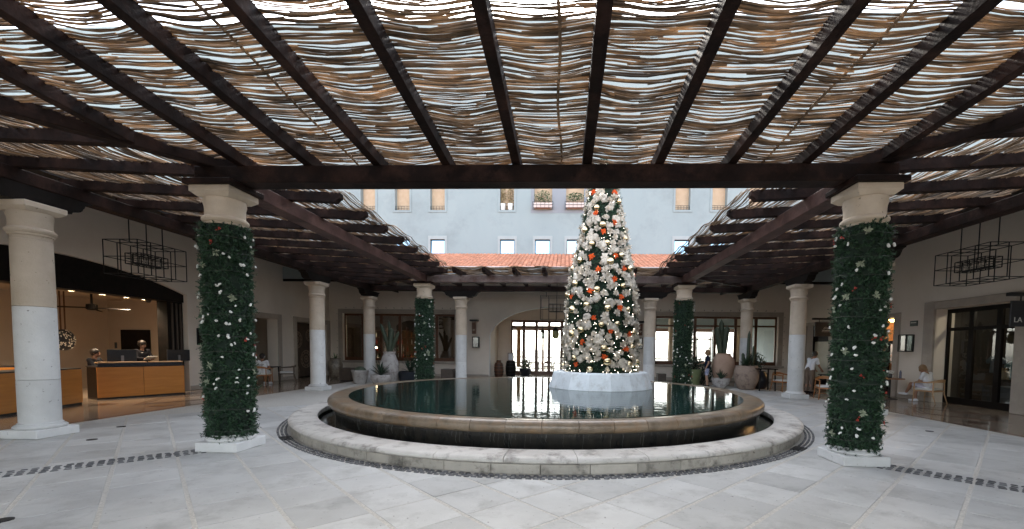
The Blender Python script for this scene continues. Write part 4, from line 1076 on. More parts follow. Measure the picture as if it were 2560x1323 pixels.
link_mesh(np_mesh('foliage', *sprigs(Pn, D, rg.uniform(.09, .17, N), 11, .05, .005, rg)), 'foliage', FOL, CT)
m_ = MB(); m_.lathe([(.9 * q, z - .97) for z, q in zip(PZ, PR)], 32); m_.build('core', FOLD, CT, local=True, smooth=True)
m_ = MB(); m_.tube([(0, 0, -.05), (0, 0, .6)], .09, 12); m_.build('trunk', WOODB, CT, local=True)
PO = [(-131, 5.87), (-52, 5.85), (-114, 5.26), (-64, 5.01), (-93, 4.74), (-115, 4.06), (-69, 4.09), (-101, 3.71), (-54, 3.76), (-74, 3.45), (-113, 3.15), (-63, 3.0), (-66, 2.71), (-106, 2.44), (-81, 2.09), (-49, 2.03), (-122, 1.82), (-56, 1.64), (-89, 1.43), (-132, 1.21), (-152, 3.04)]
BA = [(-114, 5.42), (-95, 4.94), (-145, 4.86), (-118, 4.43), (-85, 4.44), (-32, 4.62), (-55, 4.13), (-80, 3.93), (-166, 3.85), (-35, 3.8), (-145, 3.39), (-58, 3.3), (-142, 4.02), (-32, 5.65), (-102, 3.19), (-180, 3.15), (-118, 2.79), (-146, 2.69), (-49, 2.69), (-85, 2.7), (-94, 2.27), (-126, 2.14), (-144, 2.04), (-36, 2.09), (-90, 1.66), (-137, 1.39), (-85, 1.31), (-110, 1.1), (-48, 1.24), (-25, 1.28), (-180, 1.14), (-70, 2.3), (-42, 1.69)]
rgt = random.Random(9)
for k in range(16): PO.append((rgt.uniform(0, 170), rgt.uniform(1.2, 6.2)))
for k in range(26): BA.append((rgt.uniform(0, 170), rgt.uniform(1.1, 6.4)))
for z, aa in ((6.3, -100), (6.55, -60)): BA.append((aa, z)); PO.append((aa + 60, z + .1))
poin = [flower_mb(.105, 7, .25, s, 2).mesh('poinsettia') for s in (1, 2, 3)]
flw = [flower_mb(.12, 6, .6, s, 3).mesh('fabric_flower') for s in (4, 5, 6)]
puf = [puff_mb(.135, s).mesh('organza_puff') for s in (1, 2, 3, 4, 5, 6)]
bme = MB(); bme.ell((0, 0, 0), 1.0, 20, 14); bau = bme.mesh('bauble')
def on_tree(me, name, m_, ang, z, off, smooth=True, s=1.0, rand=True):
    t = math.radians(ang); r = TR(z) + off
    o = link_mesh(me, name, m_, CT, smooth=smooth); o.location = (r * math.cos(t), r * math.sin(t), z - .97)
    orient(o, (math.cos(t), math.sin(t), .12), rgt.uniform(0, 6.28)); o.scale = (s, s, s); return o
used = []
def clear(ang, z, d):
    p = Vector((TR(z) * math.cos(math.radians(ang)), TR(z) * math.sin(math.radians(ang)), z))
    if any((p - q).length < d for q in used): return False
    used.append(p); return True
for ang, z in PO: clear(ang, z, 0); on_tree(rgt.choice(poin), 'poinsettia', ORANGEF, ang, z, .04, False, rgt.uniform(.85, 1.1))
for ang, z in BA:
    clear(ang, z, 0); s = rgt.uniform(.075, .112); o = on_tree(bau, 'bauble', GOLD, ang, z, .03, True, s)
n = 0
for _ in range(6000):
    ang = rgt.uniform(-180, 180); z = rgt.uniform(1.08, 6.7)
    if rgt.random() > TR(z) + .12: continue
    if not clear(ang, z, .118): continue
    n += 1
    if n > 470: break
    x = rgt.random()
    if x < .5: on_tree(rgt.choice(puf), 'organza_puff', CREAMF, ang, z, .0, True, rgt.uniform(.75, 1.15))
    elif x < .95: on_tree(rgt.choice(flw), 'fabric_flower', CREAMF, ang, z, .0, True, rgt.uniform(.8, 1.15))
    else: on_tree(rgt.choice(flw), 'gold_flower', GOLDF, ang, z, .0, True, rgt.uniform(.9, 1.2))
m_ = MB()
for k in range(700):
    ang = rgt.uniform(0, 2 * math.pi); z = 1.0 + 5.8 * rgt.random() ** 1.4
    r = TR(z) + rgt.uniform(.0, .07); m_.ell((r * math.cos(ang), r * math.sin(ang), z - .97), .0075, 5, 4)
tag(m_.build('fairy_light', BULB, CT, local=True), kind='stuff')
# ------------------------------------------------------------------ chandeliers
def chandelier(x, y, z0, z1, sx, sy, ztop, label, bulbs=True):
    t = thing('cage_chandelier', (x, y, z0), label, 'chandelier', 'iron cage chandeliers')
    def cage(x0, x1, y0, y1, a, b, w, nx, ny, mid=True):
        m_ = MB(); xs = [x0 + (x1 - x0) * i / nx for i in range(nx + 1)]; ys = [y0 + (y1 - y0) * i / ny for i in range(ny + 1)]
        for z in ((a, (a + b) / 2, b) if mid else (a, b)):
            for yy in (y0, y1): m_.bar((x0, yy, z), (x1, yy, z), w)
            for xx in (x0, x1): m_.bar((xx, y0, z), (xx, y1, z), w)
            if z != (a + b) / 2:
                for xx in xs[1:-1]: m_.bar((xx, y0, z), (xx, y1, z), w)
                for yy in ys[1:-1]: m_.bar((x0, yy, z), (x1, yy, z), w)
        for xx in xs:
            for yy in (y0, y1): m_.bar((xx, yy, a), (xx, yy, b), w)
        for yy in ys[1:-1]:
            for xx in (x0, x1): m_.bar((xx, yy, a), (xx, yy, b), w)
        return m_
    nx, ny = (2, 4) if sy >= sx else (4, 2)
    cage(x - sx / 2, x + sx / 2, y - sy / 2, y + sy / 2, z0, z1, .016, nx, ny).build('outer_cage', METAL, t)
    c0, c1 = z0 + (z1 - z0) * .36, z0 + (z1 - z0) * .68
    cage(x - sx * .24, x + sx * .24, y - sy * .27, y + sy * .27, c0, c1, .016, nx, ny).build('inner_cage', METAL, t)
    L_ = Vector((0, 1, 0)) if sy >= sx else Vector((1, 0, 0)); l = max(sx, sy)
    for k in (-.3, 0, .3):
        p = Vector((x, y, 0)) + L_ * l * k * 1.1
        m_ = MB(); m_.tube([(p.x, p.y, c1 if k == 0 else z1), (p.x, p.y, ztop)], .013, 8); m_.build('rod', METAL, t)
    m_ = MB(); m_.obox((x, y, c0 + .02), L_ * l * .25, Vector((L_.y, L_.x, 0)) * .05, Vector((0, 0, .018))); m_.build('candle_tray', METAL, t)
    for i in range(8):
        for s in (-1, 1):
            p = Vector((x, y, c0 + .04)) + L_ * l * (-.23 + .46 * i / 7) + Vector((L_.y, L_.x, 0)) * s * .06
            m_ = MB(); m_.tube([p, p + Vector((0, 0, .07))], .009, 6); m_.ell(p + Vector((0, 0, .09)), (.011, .011, .022), 6, 5); m_.build('candle_bulb', mat('clear_bulb', (.5, .48, .42), rough=.15), t)
    return t
chandelier(-10.9, 10.95, 3.35, 4.17, .88, 1.36, 5.2, 'iron cage chandelier hanging in front of the reception arch')
chandelier(10.34, 11.4, 3.44, 4.24, .84, 1.5, 5.2, 'iron cage chandelier hanging in front of the shop doorway')
chandelier(-.42, 21.9, 3.10, 4.25, 1.62, 1.0, 5.2, 'iron cage chandelier hanging before the arched doorway at the back')

# ------------------------------------------------------------------ lanterns, plank signs, signs
def wall_lantern(x, y, z, label, axis):
    t = thing('wall_lantern', (x, y, z), label, 'lantern', 'box wall lanterns')
    w, h, d = .17, .29, .14
    P = (lambda a, b, c: (x + a, y - b, z + c)) if axis == 'y' else ((lambda a, b, c: (x - b, y + a, z + c)) if axis == 'x-' else (lambda a, b, c: (x + b, y + a, z + c)))
    m_ = MB()
    for a in (-w, w):
        for b in (.01, d * 2): m_.bar(P(a, b, -h), P(a, b, h), .03)
    for c in (-h, h):
        for b in (.01, d * 2): m_.bar(P(-w, b, c), P(w, b, c), .03)
        for a in (-w, w): m_.bar(P(a, .01, c), P(a, d * 2, c), .03)
    m_.build('cage', METAL, t)
    m_ = MB(); p, q = P(-w + .03, .03, -h + .03), P(w - .03, d * 2 - .03, h - .03)
    m_.box(min(p[0], q[0]), max(p[0], q[0]), min(p[1], q[1]), max(p[1], q[1]), p[2], q[2]); m_.build('glass_box', GLASSD, t)
    m_ = MB(); c = P(0, d, -h + .04); m_.tube([c, (c[0], c[1], c[2] + .22)], .035, 10); m_.build('candle', CREAMF, t)
    m_ = MB(); c = P(0, .005, 0); m_.obox(c, Vector(P(w - .02, .005, 0)) - Vector(c), Vector(P(0, .012, 0)) - Vector(c), Vector((0, 0, h - .02))); m_.build('back_plate', SCREEN, t)
wall_lantern(-4.93, WBY, 1.96, 'box lantern on the back wall left of the arch', 'y')
wall_lantern(4.06, WBY, 2.0, 'box lantern on the back wall beside the decorated tree', 'y')
wall_lantern(WLX, 15.3, 1.92, 'dark box lantern on the left wall next to the reception arch', 'x+')
wall_lantern(WRX, 15.92, 1.98, 'dark box lantern on the right wall between the doorways', 'x-')
def plank_sign(x, label):
    t = thing('hanging_plank', (x, WBY, 2.4), label, 'sign', 'hanging wooden planks')
    m_ = MB(); m_.box(x - .22, x + .22, WBY - .4, WBY, 3.12, 3.2, .005); m_.build('bracket', METAL, t)
    m_ = MB(); m_.box(x - .11, x + .11, WBY - .26, WBY - .22, 2.42, 3.05, .006); b = m_.build('board', WOODW, t)
    for s in (-.07, .07):
        m_ = MB(); m_.bar((x + s, WBY - .24, 3.05), (x + s, WBY - .24, 3.12), .012); m_.build('hanger', METAL, t)
    m_ = MB()
    for k, w in enumerate((.05, .075, .03)): m_.box(x - w, x + w, WBY - .264, WBY - .2605, 2.66 - .035 * k, 2.68 - .035 * k)
    m_.build('emblem', CREAMF, b)
plank_sign(-5.02, 'small wooden plank hanging from a bracket left of the arch')
plank_sign(4.12, 'small wooden plank hanging from a bracket right of the tree')

def text_mesh(txt, size, name, m, parent, loc, rot, extrude=.004):
    cu = bpy.data.curves.new(name, 'FONT'); cu.body = txt; cu.size = size; cu.extrude = extrude; cu.align_x = 'LEFT'; cu.resolution_u = 3
    ob = bpy.data.objects.new(name, cu); COL.objects.link(ob)
    dg = bpy.context.evaluated_depsgraph_get(); me = bpy.data.meshes.new_from_object(ob.evaluated_get(dg)); bpy.data.objects.remove(ob)
    o = link_mesh(me, name, m, parent); o.location = Vector(loc) - wloc(parent); o.rotation_euler = rot; return o
SIGNB = mat('sign_black', (.006, .008, .012), (.009, .011, .016), rough=.4)
LETT = mat('sign_lettering', (.55, .55, .52), rough=.6)
t = thing('shop_sign', (10.95, 10.6, 2.3), 'black hanging shop sign with white capital letters beside the shop doorway', 'sign')
m_ = MB(); m_.box(10.40, 11.55, 10.56, 10.60, 2.27, 2.87, .006); b = m_.build('board', SIGNB, t)
m_ = MB(); m_.box(10.33, 12.29, 10.52, 10.64, 2.98, 3.06, .006); m_.build('bracket', METAL, t)
for x in (10.62, 11.35):
    m_ = MB(); m_.bar((x, 10.58, 2.87), (x, 10.58, 2.98), .02); m_.build('hanger', METAL, t)
text_mesh('LA T', .165, 'lettering', LETT, b, (10.47, 10.558, 2.37), (math.pi / 2, 0, 0))
t = thing('cafe_sign', (11.2, 18.9, 2.3), 'black hanging sign with a small white emblem behind the near right garland', 'sign')
m_ = MB(); m_.box(10.62, 11.6, 18.86, 18.90, 2.3, 2.9, .006); b = m_.build('board', SIGNB, t)
m_ = MB(); m_.box(10.52, 12.29, 18.82, 18.94, 3.0, 3.08, .006); m_.build('bracket', METAL, t)
for x in (10.8, 11.4):
    m_ = MB(); m_.bar((x, 18.88, 2.9), (x, 18.88, 3.0), .02); m_.build('hanger', METAL, t)
m_ = MB()
for rr in (.10, .07, .04):
    for k in range(10):
        a0, a1 = math.pi * k / 10, math.pi * (k + 1) / 10
        m_.bar((11.08 + rr * math.cos(a0), 18.857, 2.60 + rr * math.sin(a0)), (11.08 + rr * math.cos(a1), 18.857, 2.60 + rr * math.sin(a1)), .008, .004, up=(0, 1, 0))
wv = [(10.92 + .016 * i, 2.555 + .022 * math.sin(i * 2.1) * (1 - .02 * i)) for i in range(22)]
for p, q in zip(wv[:-1], wv[1:]): m_.bar((p[0], 18.857, p[1]), (q[0], 18.857, q[1]), .012, .004, up=(0, 1, 0))
for i in range(9): m_.box(10.91 + .038 * i, 10.935 + .038 * i, 18.855, 18.859, 2.49, 2.505)
m_.build('emblem', LETT, b)
t = thing('exit_sign', (WRX, 15.78, 2.66), 'small dark green exit plate high on the right wall', 'sign')
m_ = MB(); m_.box(WRX - .03, WRX - .001, 15.62, 15.94, 2.58, 2.77, .004); b = m_.build('plate', mat('sign_green', (.008, .025, .018), rough=.4), t)
m_ = MB(); m_.box(WRX - .034, WRX - .0305, 15.66, 15.90, 2.685, 2.715); m_.build('stripe', LETT, b)
# lit lamp inside the right-hand doorway
t = thing('tube_pendant', (13.6, 18.3, 2.95), 'lit amber tube lamp glowing inside the doorway behind the near right garland', 'lamp')
for k, (dy, dz) in enumerate(((0, .07), (.12, .02), (-.05, -.05))):
    m_ = MB(); m_.tube([(13.5, 17.9 + dy, 2.98 + dz), (13.5, 18.6 + dy, 2.98 + dz)], .02, 8); m_.build('tube', AMBER, t)
m_ = MB(); m_.bar((13.5, 18.25, 3.06), (13.5, 18.25, 3.4), .02); m_.build('stem', METAL, t)
ld = bpy.data.lights.new('tube_lamp', 'POINT'); ld.energy = 18; ld.color = (1, .6, .25); ld.shadow_soft_size = .15
lo = bpy.data.objects.new('lamp', ld); COL.objects.link(lo); lo.parent = t; lo.location = (-.1, 0, -.15)

# ------------------------------------------------------------------ people
def remesh(o, vs=.009, it=1):
    r = o.modifiers.new('remesh', 'REMESH'); r.mode = 'VOXEL'; r.voxel_size = vs; r.use_smooth_shade = True
    if it: s = o.modifiers.new('smooth', 'SMOOTH'); s.factor = .5; s.iterations = it
    return o
BASE = dict(pelvis=(0, 0, .92), waist=(0, .005, 1.08), chest=(0, -.005, 1.27), neck=(0, .0, 1.43), head=(0, .025, 1.555))
for s, n in ((-1, 'L'), (1, 'R')):
    BASE.update({'sh' + n: (s * .17, -.01, 1.36), 'el' + n: (s * .225, -.03, 1.09), 'wr' + n: (s * .225, .05, .86), 'hip' + n: (s * .085, 0, .88), 'kn' + n: (s * .095, .02, .48), 'an' + n: (s * .10, -.02, .075), 'toe' + n: (s * .115, .14, .03)})
def person(loc, rz, label, pose, skin, hair, hairm, top, topm, bottom, botm, shoem, extra=None, sc=1.0):
    t = thing('person', loc, label, 'person', None, rz); t.scale = (sc, sc, sc)
    J = {k: Vector(v) for k, v in {**BASE, **pose}.items()}
    fwd = Vector(pose.get('look', (0, 1, 0))).normalized()
    m_ = MB()
    def torso(mm, e=0.0):
        p, w, c = J['pelvis'], J['waist'], J['chest']
        for s in (-1, 1):
            off = (J['shR'] - J['shL']).normalized() * s
            mm.capsule(p + off * .075, w + off * .06, .095 + e, .09 + e); mm.capsule(w + off * .06, c + off * .07, .09 + e, .10 + e)
            mm.capsule(c + off * .06, (J['shR'] if s > 0 else J['shL']) + Vector((0, 0, -.015)), .09 + e, .06 + e)
    torso(m_)
    m_.capsule(J['chest'] + Vector((0, 0, .08)), J['neck'], .055, .048); m_.capsule(J['neck'], J['head'] - fwd * .015, .048, .05)
    h = J['head']; side = fwd.cross(Vector((0, 0, 1))).normalized(); upv = side.cross(fwd).normalized()
    m_.ell(h + upv * .02 - fwd * .012, (.078, .092, .098), 16, 12); m_.ell(h - upv * .05 + fwd * .025, (.056, .06, .062), 14, 10)
    m_.capsule(h + fwd * .088 + upv * .012, h + fwd * .105 - upv * .022, .008, .013, 8)
    for s in (-1, 1): m_.ell(h + side * .078 * s - fwd * .005, (.014, .02, .03), 8, 6)
    for n, s in (('L', -1), ('R', 1)):
        m_.capsule(J['sh' + n], J['el' + n], .047, .038); m_.capsule(J['el' + n], J['wr' + n], .038, .026)
        d = (J['wr' + n] - J['el' + n]).normalized(); lat = d.cross(Vector((0, 0, 1)))
        lat = lat.normalized() if lat.length > .1 else Vector((1, 0, 0)); nrm = lat.cross(d).normalized()
        w0 = J['wr' + n]; k0 = w0 + d * .085
        for f in (-.024, 0, .024): m_.capsule(w0 + lat * f * .5 + d * .01, k0 + lat * f, .019, .015, 8)
        for q, (off, ln) in enumerate(((-.03, .062), (-.01, .074), (.01, .07), (.03, .054))):
            b = k0 + lat * off; mid = b + d * ln * .55 + nrm * -.008 + lat * off * .2; m_.capsule(b, mid, .0105, .0098, 8); m_.capsule(mid, mid + d * ln * .42 - nrm * .018, .0098, .0085, 8)
        th = w0 + d * .03 - lat * .026 * s; tm = th - lat * .03 * s + d * .03 - nrm * .01; m_.capsule(th, tm, .013, .0115, 8); m_.capsule(tm, tm + d * .03 - lat * .006 * s, .0115, .0095, 8)
        m_.capsule(J['hip' + n], J['kn' + n], .085, .056); m_.capsule(J['kn' + n], (J['kn' + n] + J['an' + n]) / 2 - (J['toe' + n] - J['an' + n]).normalized() * .015, .054, .055)
        m_.capsule((J['kn' + n] + J['an' + n]) / 2 - (J['toe' + n] - J['an' + n]).normalized() * .015, J['an' + n], .052, .036)
        m_.capsule(J['an' + n] - (J['toe' + n] - J['an' + n]).normalized() * .03 + Vector((0, 0, -.035)), J['toe' + n], .036, .028)
    body = remesh(m_.build('body', skin, t, local=True), .0085)
    e = MB()
    for s in (-1, 1): e.ell(h + fwd * .079 + side * .03 * s + upv * .012, .0095, 8, 6)
    e.build('eyes', mat('eye_dark', (.02, .015, .012), rough=.2), body, local=True, smooth=True)
    e = MB(); e.ell(h + fwd * .083 - upv * .055, (.02, .02, .006), 8, 5); e.build('mouth', mat('lips', (.30, .10, .08), rough=.5), body, local=True, smooth=True)
    # clothing
    c = MB(); torso(c, .014)
    for n in 'LR':
        u = J['sh' + n].lerp(J['el' + n], 1.0 if top == 'long' else .62); c.capsule(J['sh' + n], u, .062, .056 if top != 'long' else .05)
        if top == 'long': c.capsule(J['el' + n], J['el' + n].lerp(J['wr' + n], .9), .05, .04)
    if top == 'loose':
        for s in (-.5, .5): c.capsule(J['chest'] + Vector((s * .12, 0, 0)), J['pelvis'] + Vector((s * .16, 0, -.02)), .11, .125)
    remesh(c.build('top', topm, t, local=True), .013, 2)
    c = MB(); p = J['pelvis']
    c.capsule(p + (J['hipR'] - J['hipL']) * .3, p - (J['hipR'] - J['hipL']) * .3, .118, .118)
    for n in 'LR':
        k = J['hip' + n].lerp(J['kn' + n], {'shorts': .72, 'long': 1.0, 'skirt': .9}[bottom]); c.capsule(J['hip' + n], k, .104, .086 if bottom != 'long' else .07)
        if bottom == 'long': c.capsule(J['kn' + n], J['kn' + n].lerp(J['an' + n], .93), .07, .055)
    remesh(c.build('trousers' if bottom == 'long' else 'shorts', botm, t, local=True), .013, 2)
    for n in 'LR':
        c = MB(); d = (J['toe' + n] - J['an' + n]); d.z = 0; d.normalize()
        c.capsule(J['an' + n] - d * .04 + Vector((0, 0, -.035)), J['toe' + n] + d * .03 + Vector((0, 0, .005)), .045, .036); c.capsule(J['an' + n] + Vector((0, 0, -.01)), J['an' + n] + Vector((0, 0, -.03)), .046, .046)
        remesh(c.build('shoe', shoem, t, local=True), .009, 1)
    c = MB()
    c.ell(h + upv * .04 - fwd * .03, (.104, .110, .106), 16, 12); c.ell(h - fwd * .055, (.09, .075, .09), 14, 10)
    if hair == 'bob':
        for s in (-1, 1): c.capsule(h + side * .07 * s - fwd * .02 + upv * .03, h + side * .085 * s - fwd * .005 - upv * .06, .035, .03)
        c.capsule(h - fwd * .07, h - fwd * .085 - upv * .09, .06, .05)
    if hair == 'fringe':
        for s in (-1, 0, 1): c.capsule(h + side * .05 * s + upv * .08, h + side * .07 * s + fwd * .06 - upv * .02, .04, .028)
        c.capsule(h - fwd * .06, h - fwd * .075 - upv * .07, .06, .05)
    if hair == 'bun': c.ell(h - fwd * .12 + upv * .05, .045, 12, 8)
    remesh(c.build('hair', hairm, t, local=True), .010, 1)
    if extra: extra(t, J, fwd, side, upv)
    return t

def seated(dz=.46, fw=.42):
    return dict(pelvis=(0, 0, dz + .09), waist=(0, .0, dz + .25), chest=(0, .015, dz + .43), neck=(0, .03, dz + .59), head=(0, .06, dz + .71), shL=(-.17, .01, dz + .52), shR=(.17, .01, dz + .52),
                hipL=(-.09, .03, dz + .08), hipR=(.09, .03, dz + .08), knL=(-.1, fw, dz + .06), knR=(.1, fw, dz + .06), anL=(-.1, fw + .02, .08), anR=(.1, fw + .02, .08), toeL=(-.11, fw + .17, .03), toeR=(.11, fw + .17, .03))

# standing woman by the clay jars, looking left
def tote(t, J, fwd, side, upv):
    m_ = MB(); m_.box(.22, .30, -.1, .16, .62, .86, .02); m_.build('paper_bag', WHITEF, t, local=True)
person((6.42, 19.65, 0), math.radians(70), 'person in navy top and blue patterned shorts standing by the clay jars',
       dict(elR=(.2, .1, 1.1), wrR=(.17, .26, 1.06), elL=(-.22, -.06, 1.1)), SKIN, 'bob', HAIRB, 'loose', NAVY, 'shorts', PRINTC, BLACKC, None, 1.0)
# waiter bending over a table
def apron(t, J, fwd, side, upv):
    m_ = MB(); m_.box(-.15, .15, .115, .13, .55, 1.0, .005); m_.build('apron', BROWNC, t, local=True)
person((9.72, 17.5, 0), math.radians(-70), 'person in white shirt and taupe apron leaning over a table behind the orange chair',
       dict(waist=(0, .05, 1.08), chest=(0, .13, 1.24), neck=(0, .19, 1.37), head=(0, .25, 1.48), shL=(-.17, .15, 1.31), shR=(.17, .15, 1.31), elL=(-.2, .24, 1.06), elR=(.2, .24, 1.06), wrL=(-.14, .42, .92), wrR=(.14, .44, .92), look=(0, 1, -.45)),
       SKIND, 'bun', HAIRD, 'short', WHITEC, 'long', BROWNC, BLACKC, apron, 1.02)
# seated woman on the right, legs crossed, head down
sp = seated(.45, .44)
sp.update(chest=(0, .05, .87), neck=(0, .10, 1.02), head=(0, .19, 1.10), look=(0, .8, -.6), shL=(-.17, .05, .96), shR=(.17, .05, .96), elL=(-.2, .16, .70), elR=(.2, .16, .70), wrL=(-.06, .34, .66), wrR=(.06, .36, .66),
          knL=(-.06, .47, .60), anL=(.02, .66, .27), toeL=(.02, .82, .23), knR=(.08, .43, .52), anR=(.06, .38, .08), toeR=(.06, .53, .03))
person((11.95, 14.62, 0), math.radians(22), 'person in pale tee and white trainers sitting cross-legged at a table on the right', sp, SKIND, 'fringe', HAIRB, 'short', WHITEC, 'shorts', LILAC, WHITEC)
# seated man on the left seen from behind
def cap(t, J, fwd, side, upv):
    m_ = MB(); m_.tube([J['head'] + side * .1 * math.cos(q) - fwd * .10 * math.sin(q) + upv * (.0 - .01 * math.sin(q)) for q in [math.pi * i / 8 for i in range(9)]], .013, 8); m_.build('cap_strap', WHITEC, t, local=True)
    m_ = MB()
    for z, w in ((.79, .08), (.83, .12), (.73, .05)):
        m_.box(-w, w, -.128, -.118, z, z + .016)
    m_.build('shirt_print', NAVY, t, local=True)
person((-12.55, 17.42, 0), math.radians(12), 'person in white printed shirt sitting with back turned on a teak chair at left', {**seated(.45, .42), 'elL': (-.27, .02, .72), 'elR': (.27, .02, .72), 'wrL': (-.2, .22, .68), 'wrR': (.2, .22, .68)}, SKIND, 'short', HAIRD, 'loose', WHITEC, 'shorts', WHITEC, WHITEC, cap, 1.0)
# reception staff
person((-14.15, 12.42, 0), math.radians(-75), 'person in black at the computer behind the reception desk',
       {**seated(.62, .42), 'wrL': (-.14, .40, 1.0), 'wrR': (.14, .40, 1.0), 'elL': (-.22, .14, .95), 'elR': (.22, .14, .95), 'anL': (-.1, .3, .2), 'anR': (.1, .3, .2), 'toeL': (-.1, .43, .15), 'toeR': (.1, .43, .15)}, SKIND, 'short', HAIRD, 'long', BLACKC, 'long', BLACKC, BLACKC)
def paper(t, J, fwd, side, upv):
    c = (J['wrL'] + J['wrR']) / 2 + Vector((0, .1, .02)); m_ = MB(); m_.obox(c, Vector((.15, 0, 0)), Vector((0, .09, .06)), Vector((0, -.003, .004))); m_.build('paper_sheet', WHITEF, t, local=True)
    m_ = MB(); m_.box(.06, .12, .118, .124, 1.29, 1.31); m_.build('name_badge', WHITEF, t, local=True)
person((-14.25, 14.02, 0), math.radians(-100), 'person in dark suit reading a paper sheet behind the reception desk',
       dict(elL=(-.22, .08, 1.12), elR=(.22, .08, 1.12), wrL=(-.12, .24, 1.10), wrR=(.12, .24, 1.10), look=(-.35, 1, -.4)), SKIND, 'bun', HAIRD, 'long', BLACKC, 'long', BLACKC, BLACKC, paper, 1.03)

# ------------------------------------------------------------------ chairs and tables
def chair(x, y, rz, label, wood=WOODC, cushion=CUSH, grp='teak armchairs'):
    t = thing('armchair', (x, y, 0), label, 'chair', grp, rz)            # local: faces +Y
    w, d, sh = .29, .27, .44
    for sx in (-1, 1):
        m_ = MB(); m_.tube([(sx * (w + .02), d + .02, 0), (sx * w, d, sh * .6), (sx * w, d - .01, .66)], [.013, .019, .017], 8); m_.build('leg', wood, t, local=True, smooth=True)
        m_ = MB(); m_.tube([(sx * (w + .01), -d - .09, 0), (sx * w, -d, sh * .7), (sx * (w - .01), -d + .01, .70)], [.013, .02, .017], 8); m_.build('leg', wood, t, local=True, smooth=True)
        m_ = MB(); m_.bar((sx * w, -d, sh - .04), (sx * w, d, sh - .04), .028, .05); m_.build('side_rail', wood, t, local=True)
    for sy in (-1, 1):
        m_ = MB(); m_.bar((-w, sy * d, sh - .04), (w, sy * d, sh - .04), .028, .05); m_.build('cross_rail', wood, t, local=True)
    m_ = MB(); m_.box(-w + .01, w - .01, -d + .02, d + .03, sh - .015, sh + .05, .02); autosmooth(m_.build('cushion', cushion, t, local=True), 60)
    P = [(-w - .015, d, .665), (-w - .02, .1, .672), (-w - .02, -.12, .685), (-w + .03, -d - .0, .71), (-.17, -d - .06, .735), (0, -d - .075, .742), (.17, -d - .06, .735), (w - .03, -d - .0, .71), (w + .02, -.12, .685), (w + .02, .1, .672), (w + .015, d, .665)]
    m_ = MB(); V = []
    for i, p in enumerate(P):
        k = 1 - abs(i - 5) / 5; hgt = .018 + .05 * max(0, k - .3); q0 = Vector(P[max(0, i - 1)]); q1 = Vector(P[min(10, i + 1)]); tdir = (q1 - q0).normalized(); nn = tdir.cross(Vector((0, 0, 1))).normalized() * (.026 - .012 * k)
        p = Vector(p); V += [p - nn - Vector((0, 0, hgt)), p + nn - Vector((0, 0, hgt)), p + nn + Vector((0, 0, hgt)), p - nn + Vector((0, 0, hgt))]
    m_.add(V, [(4 * i + j, 4 * i + (j + 1) % 4, 4 * i + 4 + (j + 1) % 4, 4 * i + 4 + j) for i in range(10) for j in range(4)] + [(3, 2, 1, 0), (40, 41, 42, 43)])
    autosmooth(m_.build('arm_and_back_rail', wood, t, local=True), 50)
    m_ = MB(); m_.bar((-w, 0, .2), (w, 0, .2), .014); m_.build('stretcher', wood, t, local=True)
    return t
chair(9.02, 15.15, math.radians(165), 'orange teak armchair with white cushion beside the right stone column')
chair(8.95, 18.0, math.radians(200), 'teak armchair with white cushion between the clay jar and the right column')
chair(11.98, 14.62, math.radians(22), 'pale teak armchair under the person seated on the right', WOODT)
chair(-12.53, 17.35, math.radians(12), 'teak armchair under the person with the white shirt at left', WOODC)
chair(-12.3, 18.65, math.radians(120), 'empty dark teak armchair against the left wall beside the doorway', mat('dark_teak', (.09, .06, .04), (.13, .09, .06), rough=.5))
chair(11.6, 16.95, math.radians(200), 'teak armchair with white cushion across the small table from the seated person', WOODC)
def table(x, y, r, h, label, top=WOODC, square=False):
    t = thing('table', (x, y, 0), label, 'table', 'cafe tables')
    m_ = MB()
    if square: m_.box(-r, r, -r, r, h - .035, h, .008)
    else: m_.lathe([(r - .01, h - .035), (r, h - .03), (r, h - .006), (r - .006, h)], 36)
    autosmooth(m_.build('table_top', top, t, local=True), 40)
    if square:
        for sx in (-1, 1):
            for sy in (-1, 1): m_ = MB(); m_.bar((sx * (r - .06), sy * (r - .06), 0), (sx * (r - .08), sy * (r - .08), h - .036), .045); m_.build('leg', METAL, t, local=True)
    else:
        m_ = MB(); m_.tube([(0, 0, .02), (0, 0, h - .036)], .035, 12); m_.build('stem', METAL, t, local=True)
        m_ = MB(); m_.lathe([(r * .6, 0), (r * .6, .012), (r * .2, .03), (.05, .05)], 28); m_.build('base', METAL, t, local=True)
    return t
table(11.55, 15.75, .42, .74, 'small round wooden table in front of the seated person on the right', WOODC)
table(10.55, 17.15, .45, .76, 'square dark table in front of the leaning waiter', WOODB, True)
table(8.35, 18.35, .38, .92, 'tall dark table next to the large clay jar', WOODB, True)
table(-12.85, 18.2, .36, .72, 'dark square table before the person with the white shirt', WOODB, True)
def small(name, x, y, z, prof, m, label, cat, n=16):
    t = MB(); t.lathe(prof, n); o = autosmooth(t.build(name, m), 40); o.location = (x, y, z); return tag(o, label, cat)
small('vase', 11.45, 15.62, .74, [(.05, 0), (.06, .03), (.06, .14), (.05, .16)], SCREEN, 'black tin with flowers on the small round table', 'vase')
small('cup', 11.72, 15.9, .74, [(.03, 0), (.042, .05), (.045, .09), (.038, .09), (.034, .02)], WHITEF, 'white cup on the small round table', 'cup')
small('bottle', 11.75, 15.55, .74, [(.036, 0), (.036, .2), (.03, .23), (.02, .25), (.02, .28), (.001, .28)], mat('steel_flask', (.10, .10, .14), rough=.3, metallic=.6), 'grey flask on the small round table near the person', 'bottle')
t = MB(); leaf_ball(t, (11.45, 15.62, .95), (.1, .1, .07), 70, .03); tag(t.build('bouquet', WHITEF), 'white and blue flowers in the black tin on the round table', 'flowers')
